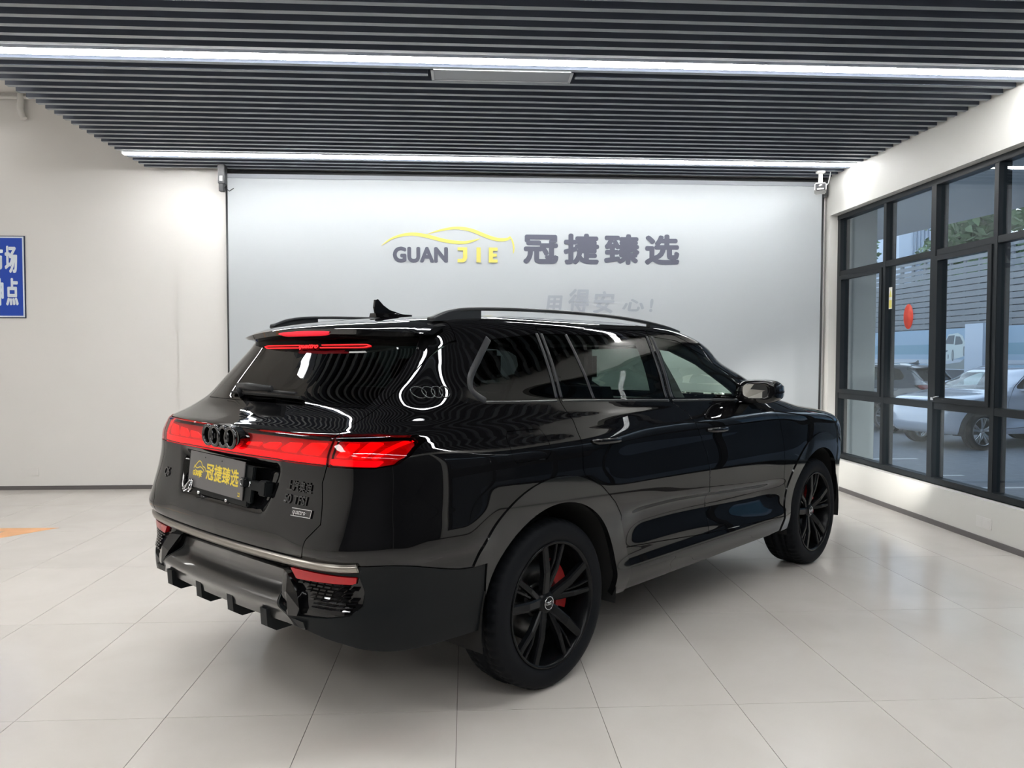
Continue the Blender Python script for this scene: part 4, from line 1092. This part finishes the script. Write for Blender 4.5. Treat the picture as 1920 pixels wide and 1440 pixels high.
TH = .7686
car = build_car('suv', 'large glossy black sport utility vehicle with lit red tail lights parked in the showroom', (-.2343, .9058, 0), TH, CM, 1.0, True)

# ---- dealer plate clipped to the tail
pc_ = rear_pt(-.03, 1.0, 1, .040)
PL = bpy.data.objects.new('number_plate', None)
plm = MB().box(-.245, .245, -.080, .080, -.002, .002, bev=.0015).build('number_plate', pmat('plate_anthracite', (.125, .120, .120), .4), car)
plm.matrix_local = Matrix.Translation((pc_.x - .012, .035, .998)) @ Matrix.Rotation(-math.pi/2, 4, 'Z') @ Matrix.Rotation(math.pi/2 - math.radians(6), 4, 'X') @ Matrix.Rotation(math.radians(-1.2), 4, 'Z')
yel = pmat('plate_yellow', (.80, .62, .07), .5)
def pt_(x, y, z=.0026): return Matrix.Translation((x, y, z))
for i, ch in enumerate('冠捷臻选'): text_mesh('plate_character', ch, .076, yel, plm, bold=.0016, extrude=.0003, sx=.92, mtx=pt_(-.082+i*.072, -.024))
text_mesh('plate_lettering', 'GUANJIE', .030, yel, plm, bold=.0011, extrude=.0003, sx=.72, mtx=pt_(-.205, -.026))
text_mesh('plate_lettering', '22', .024, yel, plm, bold=.0003, extrude=.0003, sx=.8, mtx=pt_(.205, -.068))
for sw in ([(-.20, .005), (-.18, .022), (-.155, .040), (-.135, .038), (-.118, .022), (-.095, .016), (-.085, .0)], [(-.195, .018), (-.17, .008), (-.14, .016), (-.115, .010), (-.10, -.002)], [(-.185, .0), (-.165, -.006), (-.13, -.001), (-.11, -.006)]):
    ribbon('plate_swoosh', smooth_pts(sw, 5), [.0045]*((len(sw)-1)*5+1), yel, plm, Matrix.Translation((0, 0, .0008)))
for x in (-.10, .05): MB().lathe([(.0001, .0028), (.003, .0028), (.003, .0020)], (x, .062, 0), 'z', 12).build('screw_hole', CM['black'], plm)
MB().box(.17, .300, -.085, .068, -.022, -.006, bev=.004).box(.30, .375, -.026, .012, -.026, .004, bev=.004).box(.372, .425, -.040, .022, -.03, .008, bev=.005).box(-.20, .27, -.105, -.07, -.026, -.008, bev=.004).build('plate_holder', CM['matte'], plm)
MB().box(.236, .262, -.022, .018, -.006, .012, bev=.002).box(-.222, -.196, -.085, -.045, -.006, .010, bev=.002).build('clip_body', CM['pillar'], plm)
MB().tube([(.262, .012, .004), (.245, .010, .012), (.228, .004, .010), (.245, -.014, .012), (.262, -.016, .004)], .0022, 6).tube([(.30, .010, .006), (.315, .004, .012), (.31, -.012, .012), (.298, -.014, .006)], .0022, 6).build('clip_wire', M['chrome'], plm)
MB().tube([(-.196, -.045, .006), (-.215, -.062, .016), (-.232, -.094, .022), (-.250, -.098, .022), (-.240, -.088, .022), (-.206, -.050, .010)], .0024, 6).tube([(-.19, -.05, .01), (-.196, -.078, .018), (-.188, -.10, .02), (-.180, -.09, .018), (-.184, -.05, .01)], .0024, 6).build('clip_wire', M['chrome'], plm)
for x in (-.15, .10): MB().lathe([(.0001, .006), (.006, .005), (.009, .0), (.009, -.01)], (x, -.100, -.006), 'z', 14).build('holder_bolt', M['chrome'], plm)

# ================================================================= outside the windows
OM = dict(asphalt=pmat('asphalt', (.17, .185, .215), .7, noise=(8, .12), bump=(40, .3)), line=pmat('parking_line', (.55, .57, .60), .6),
          fence=pmat('grey_louvre', (.135, .15, .17), .5), post=pmat('fence_post', (.10, .11, .13), .5), dark=pmat('fence_backing', (.035, .04, .05), .7),
          clad=pmat('cladding', (.42, .48, .58), .45), beam=pmat('white_beam', (.62, .68, .76), .4), plinth=pmat('garden_wall', (.06, .07, .085), .6),
          soffit=pmat('canopy_soffit', (.30, .32, .34), .7), leaf=pmat('leaf_green', (.10, .17, .075), .6, noise=(3, .3)), trunk=pmat('bark', (.10, .08, .06), .8),
          poster=pmat('poster_sky', (.20, .31, .43), .4), poster2=pmat('poster_sea', (.10, .23, .32), .4), poster3=pmat('poster_pale', (.34, .39, .47), .4), pwhite=pmat('poster_white', (.42, .48, .49), .4), pdark=pmat('poster_dark', (.05, .07, .09), .4), pgrey=pmat('poster_grey', (.16, .19, .20), .4))
GZ = -.25
o = MB().box(XW+.24, 60, -30, 60, GZ-.2, GZ).build('parking_ground', OM['asphalt']); tag(o, kind='structure')
for i, (x0, x1, y) in enumerate(((5.6, 7.4, 8.0), (6.4, 7.8, 9.9), (5.2, 8.2, 6.9), (5.2, 9, 4.2))):
    o = MB().box(x0, x1, y-.05, y+.05, GZ, GZ+.004).build('parking_line', OM['line']); tag(o, 'white painted bay line on the grey parking ground outside, ' + ('second farthest from the windows corner', 'farthest, beside the silver car', 'third farthest', 'nearest the camera position')[i], 'road marking', 'parking bay lines outside')
w = MB().box(XW, 4.90, YB+.02, YB+.5, GZ, 4.6).build('wall_outer', M['wall_side']); tag(w, kind='structure')
XF = 13.3
FE = empty('louvre_fence', (XF, 8, 0)); tag(FE, 'tall grey horizontal louvre fence with light showing through gaps near its top', 'fence')
Y0f, Y1f = -10., 36.
k = 0; z = 2.30
while z < 4.3:
    hgt = .150 if z < 3.75 else .118
    s = MB().box(-.012, .012, Y0f-8, Y1f-8, z, z+hgt-.012, bev=.003).build('louvre_slat', OM['fence'], FE)
    z += .160; k += 1
y = Y0f
rnd = random.Random(3)
while y < Y1f:
    MB().box(.013, .06, y-8-.03-.10*rnd.random(), y-8+.03, 0, 4.38).build('fence_post', OM['post'], FE); y += .62
MB().box(.03, .05, Y0f-8, Y1f-8, 2.25, 3.72).build('fence_backing', OM['dark'], FE)
MB().box(-.03, .06, Y0f-8, Y1f-8, 4.36, 4.42).build('top_rail', OM['beam'], FE)
MB().box(-.02, .10, Y0f-8, Y1f-8, GZ, 2.28).build('plinth_wall', OM['plinth'], FE)

def poster(y0, y1, z0, z1, label, carpic=False, n=1):
    P = empty('poster', (XF-.045, (y0+y1)/2, (z0+z1)/2)); tag(P, label, 'poster'); hy = (y1-y0)/2; hz = (z1-z0)/2
    MB().box(0, .02, -hy, hy, -hz, hz).build('poster_board', OM['poster'], P)
    MB().box(-.002, 0, -hy, hy, -hz*.25, hz*.25).build('sea_band', OM['poster2'], P)
    MB().box(-.002, 0, -hy, hy, -hz, -hz*.5).build('foreground_band', OM['poster3'], P)
    if carpic:
        # printed white car, front three-quarter; local y grows to the left of the picture
        s = hz/1.0; X = -.004
        def sh(nm, pts, mat, x): MB().prism([(-(p[0])*s*.66, p[1]*s) for p in pts], x, x+.001, 'yz').build(nm, mat, P)
        sh('printed_hill', [(-2.2, -.95), (-2.2, -.55), (-.9, -.72), (.7, -.62), (1.6, -.30), (1.6, -.95)], OM['pgrey'], X+.001)
        sh('printed_car_body', [(-1.9, -.35), (-1.9, .18), (-1.35, .26), (-.75, .72), (.35, .78), (.95, .62), (1.25, .25), (1.3, -.30), (.9, -.38), (-.6, -.55), (-1.6, -.55)], OM['pwhite'], X)
        sh('printed_windscreen', [(-1.25, .27), (-.72, .66), (.0, .68), (-.12, .24)], OM['pdark'], X-.001)
        sh('printed_window', [(.02, .20), (.12, .62), (.62, .60), (.95, .35), (.92, .24)], OM['pdark'], X-.001)
        sh('printed_grille', [(-1.9, -.12), (-1.9, -.02), (-.75, -.05), (-.95, -.14)], OM['pdark'], X-.001)
        for (cx, cz, r, q) in ((-.20, -.30, .28, .5), (1.12, -.10, .24, .42), (-.75, -.36, .12, .6)):
            sh('printed_wheel', [(cx+r*q*math.cos(t*math.pi/12), cz+r*math.sin(t*math.pi/12)) for t in range(24)], OM['pdark'], X-.002)
            sh('printed_rim', [(cx+r*q*.7*math.cos(t*math.pi/12), cz+r*.7*math.sin(t*math.pi/12)) for t in range(24)], OM['pgrey'], X-.003)
poster(18.4, 27., 1.15, 2.27, 'blue seascape poster on the far fence wall, leftmost of three')
poster(16.68, 18.36, 1.15, 2.27, 'poster on the far fence wall showing a printed white car', True)
poster(5., 15.6, 1.15, 2.27, 'pale blue seascape poster on the far fence wall, rightmost of three')
o = MB().box(XF-.35, XF-.02, 15.9, 16.62, GZ, 2.35).build('fence_pier', OM['clad']); tag(o, 'pale blue-grey pier standing against the louvre fence', 'pier')

# canopy outside above the windows; its unseen near part widened to block sky
o = MB().prism([(XW+.24, -8), (12.6, -8), (12.6, 1), (9.8, 7), (7.2, 30), (XW+.24, 30)], 4.05, 4.35, 'xy').build('canopy', OM['soffit']); tag(o, 'grey flat canopy over the parking space outside the windows', 'canopy')
# clad building beyond the fence
Bd = empty('clad_building', (30, 46, 0)); tag(Bd, 'pale blue corrugated building beyond the fence with a white horizontal beam', 'building')
MB().box(-2.5, 4.2, 0, 8, 0, 15).build('wall', OM['clad'], Bd)
rb_ = MB(); x = -1.6
while x < 4.2: rb_.box(x, x+.09, -.10, 0, 4, 15); x += .24
rb_.build('cladding_rib', pmat('cladding_rib', (.24, .29, .37), .5), Bd)['kind'] = 'stuff'
MB().box(-2.6, 4.4, -.3, .0, 11.3, 11.9).box(-2.7, -2.5, -.3, 8, 11.3, 11.9).build('white_beam', OM['beam'], Bd)
# steel frame of a stair or gantry at left
G = empty('steel_gantry', (16.5, 30, 0)); tag(G, 'pale steel gantry with a slanted post beyond the fence', 'gantry')
MB().tube([(-2.5, 0, 6.3), (4.2, 0, 8.6)], .13, 8).tube([(1.9, 0, 7.8), (1.2, 0, 3.5)], .10, 8).tube([(-.2, 0, 7.0), (-.2, 0, 4.2)], .12, 8).tube([(-2.0, 0, 6.9), (-2.0, 0, 4)], .10, 8).tube([(-2.3, 0, 6.4), (-2.3, 0, -.1)], .10, 8).tube([(4.0, 0, 8.5), (4.0, 0, -.1)], .10, 8).tube([(1.2, 0, 3.6), (.6, 0, -.1)], .10, 8).build('steel_bar', OM['beam'], G)
# trees
def leaves_mesh(seed, n=900, R=1.6, H=1.9):
    r_ = random.Random(seed); mb = MB(); V = []; F = []
    blobs = [(r_.uniform(-.7, .7)*R, r_.uniform(-.7, .7)*R, r_.uniform(-.7, .8)*H, r_.uniform(.35, .6)*R) for _ in range(12)]
    for i in range(n):
        b = r_.choice(blobs); d = Vector((r_.gauss(0, 1), r_.gauss(0, 1), r_.gauss(0, 1))).normalized()*b[3]*(.6+.4*r_.random())
        c = Vector(b[:3]) + d; a = Vector((r_.gauss(0, 1), r_.gauss(0, 1), r_.gauss(0, .5))).normalized()*.16; q = a.cross(Vector((r_.gauss(0, 1), r_.gauss(0, 1), r_.gauss(0, 1)))).normalized()*.08
        V += [c-a, c+q, c+a, c-q]; F.append((4*i, 4*i+1, 4*i+2, 4*i+3))
    mb.add(V, F); return mb
for i, (x, y, z, s, lab) in enumerate(((20.8, 40, 5.9, 1.5, 'green leafy tree beyond the fence behind the slanted gantry post'), (17.8, 35.5, 5.4, 1.15, 'green leafy tree beyond the fence, leftmost one next to the white column'), (27.5, 40, 6.4, 1.3, 'small green tree in front of the corrugated building'), (20.5, 25, 6.2, 1.75, 'large green tree beyond the fence at the right edge'))):
    T_ = empty('tree', (x, y, 0)); tag(T_, lab, 'tree')
    lm_ = leaves_mesh(11+i, 2600).build('crown', OM['leaf'], T_, recalc=False); lm_['kind'] = 'stuff'; lm_.location = (0, 0, z); lm_.scale = (s, s, s)
    MB().tube([(0, 0, 0), (.05, 0, z*.6), (.0, .1, z)], [.16, .12, .06], 8).build('trunk', OM['trunk'], T_)

# parked cars outside
def variant(base, **kw): d = dict(base); d.update(kw); return d
CMg = variant(CM, paint=pmat('dark_grey_paint', (.055, .062, .075), .2, coat=1.), rim=pmat('grey_alloy', (.2, .2, .21), .3, metal=.6), lens=pmat('tail_red_off', (.14, .012, .016), .2, coat=.6), lamp_base=CM['black'], glass_dark=glass_mat('tail_glass', (.05, .055, .06)), led=CM['black'])
c2 = build_car('parked_car', 'dark grey car with silver roof rail parked outside, seen from its tail', (10.5, 14.93, GZ), math.radians(120), CMg, .30, False, (.90, .92, .93), 'rail_silver')
e = MB(); q = rear_pt(0, 1.03, .30, .02); ring(e, (q.x, 0, 1.03), .085, .010, 'x', 32, 6)
for (a, b) in (((-.045, .07), (0, -.0)), ((.045, .07), (0, -.0)), ((-.075, .03), (-.03, -.07)), ((-.03, -.07), (0, 0)), ((0, 0), (.03, -.07)), ((.03, -.07), (.075, .03))):
    e.tube([(q.x, a[0], 1.03+a[1]), (q.x, b[0], 1.03+b[1])], .008, 6)
e.build('round_emblem', M['chrome'], c2)
CMs = variant(CMg, paint=pmat('silver_blue_paint', (.42, .46, .55), .2, coat=1., metal=.3), rim=pmat('bright_alloy', (.5, .5, .5), .25, metal=1.), headlight=pmat('headlight_grey', (.25, .27, .30), .1, coat=1.))
c3 = build_car('parked_car', 'light silver car parked outside with its nose toward the windows', (12.06, 12.3, GZ), math.radians(190), CMs, .30, False, (.85, .92, .92), 'rail_silver')
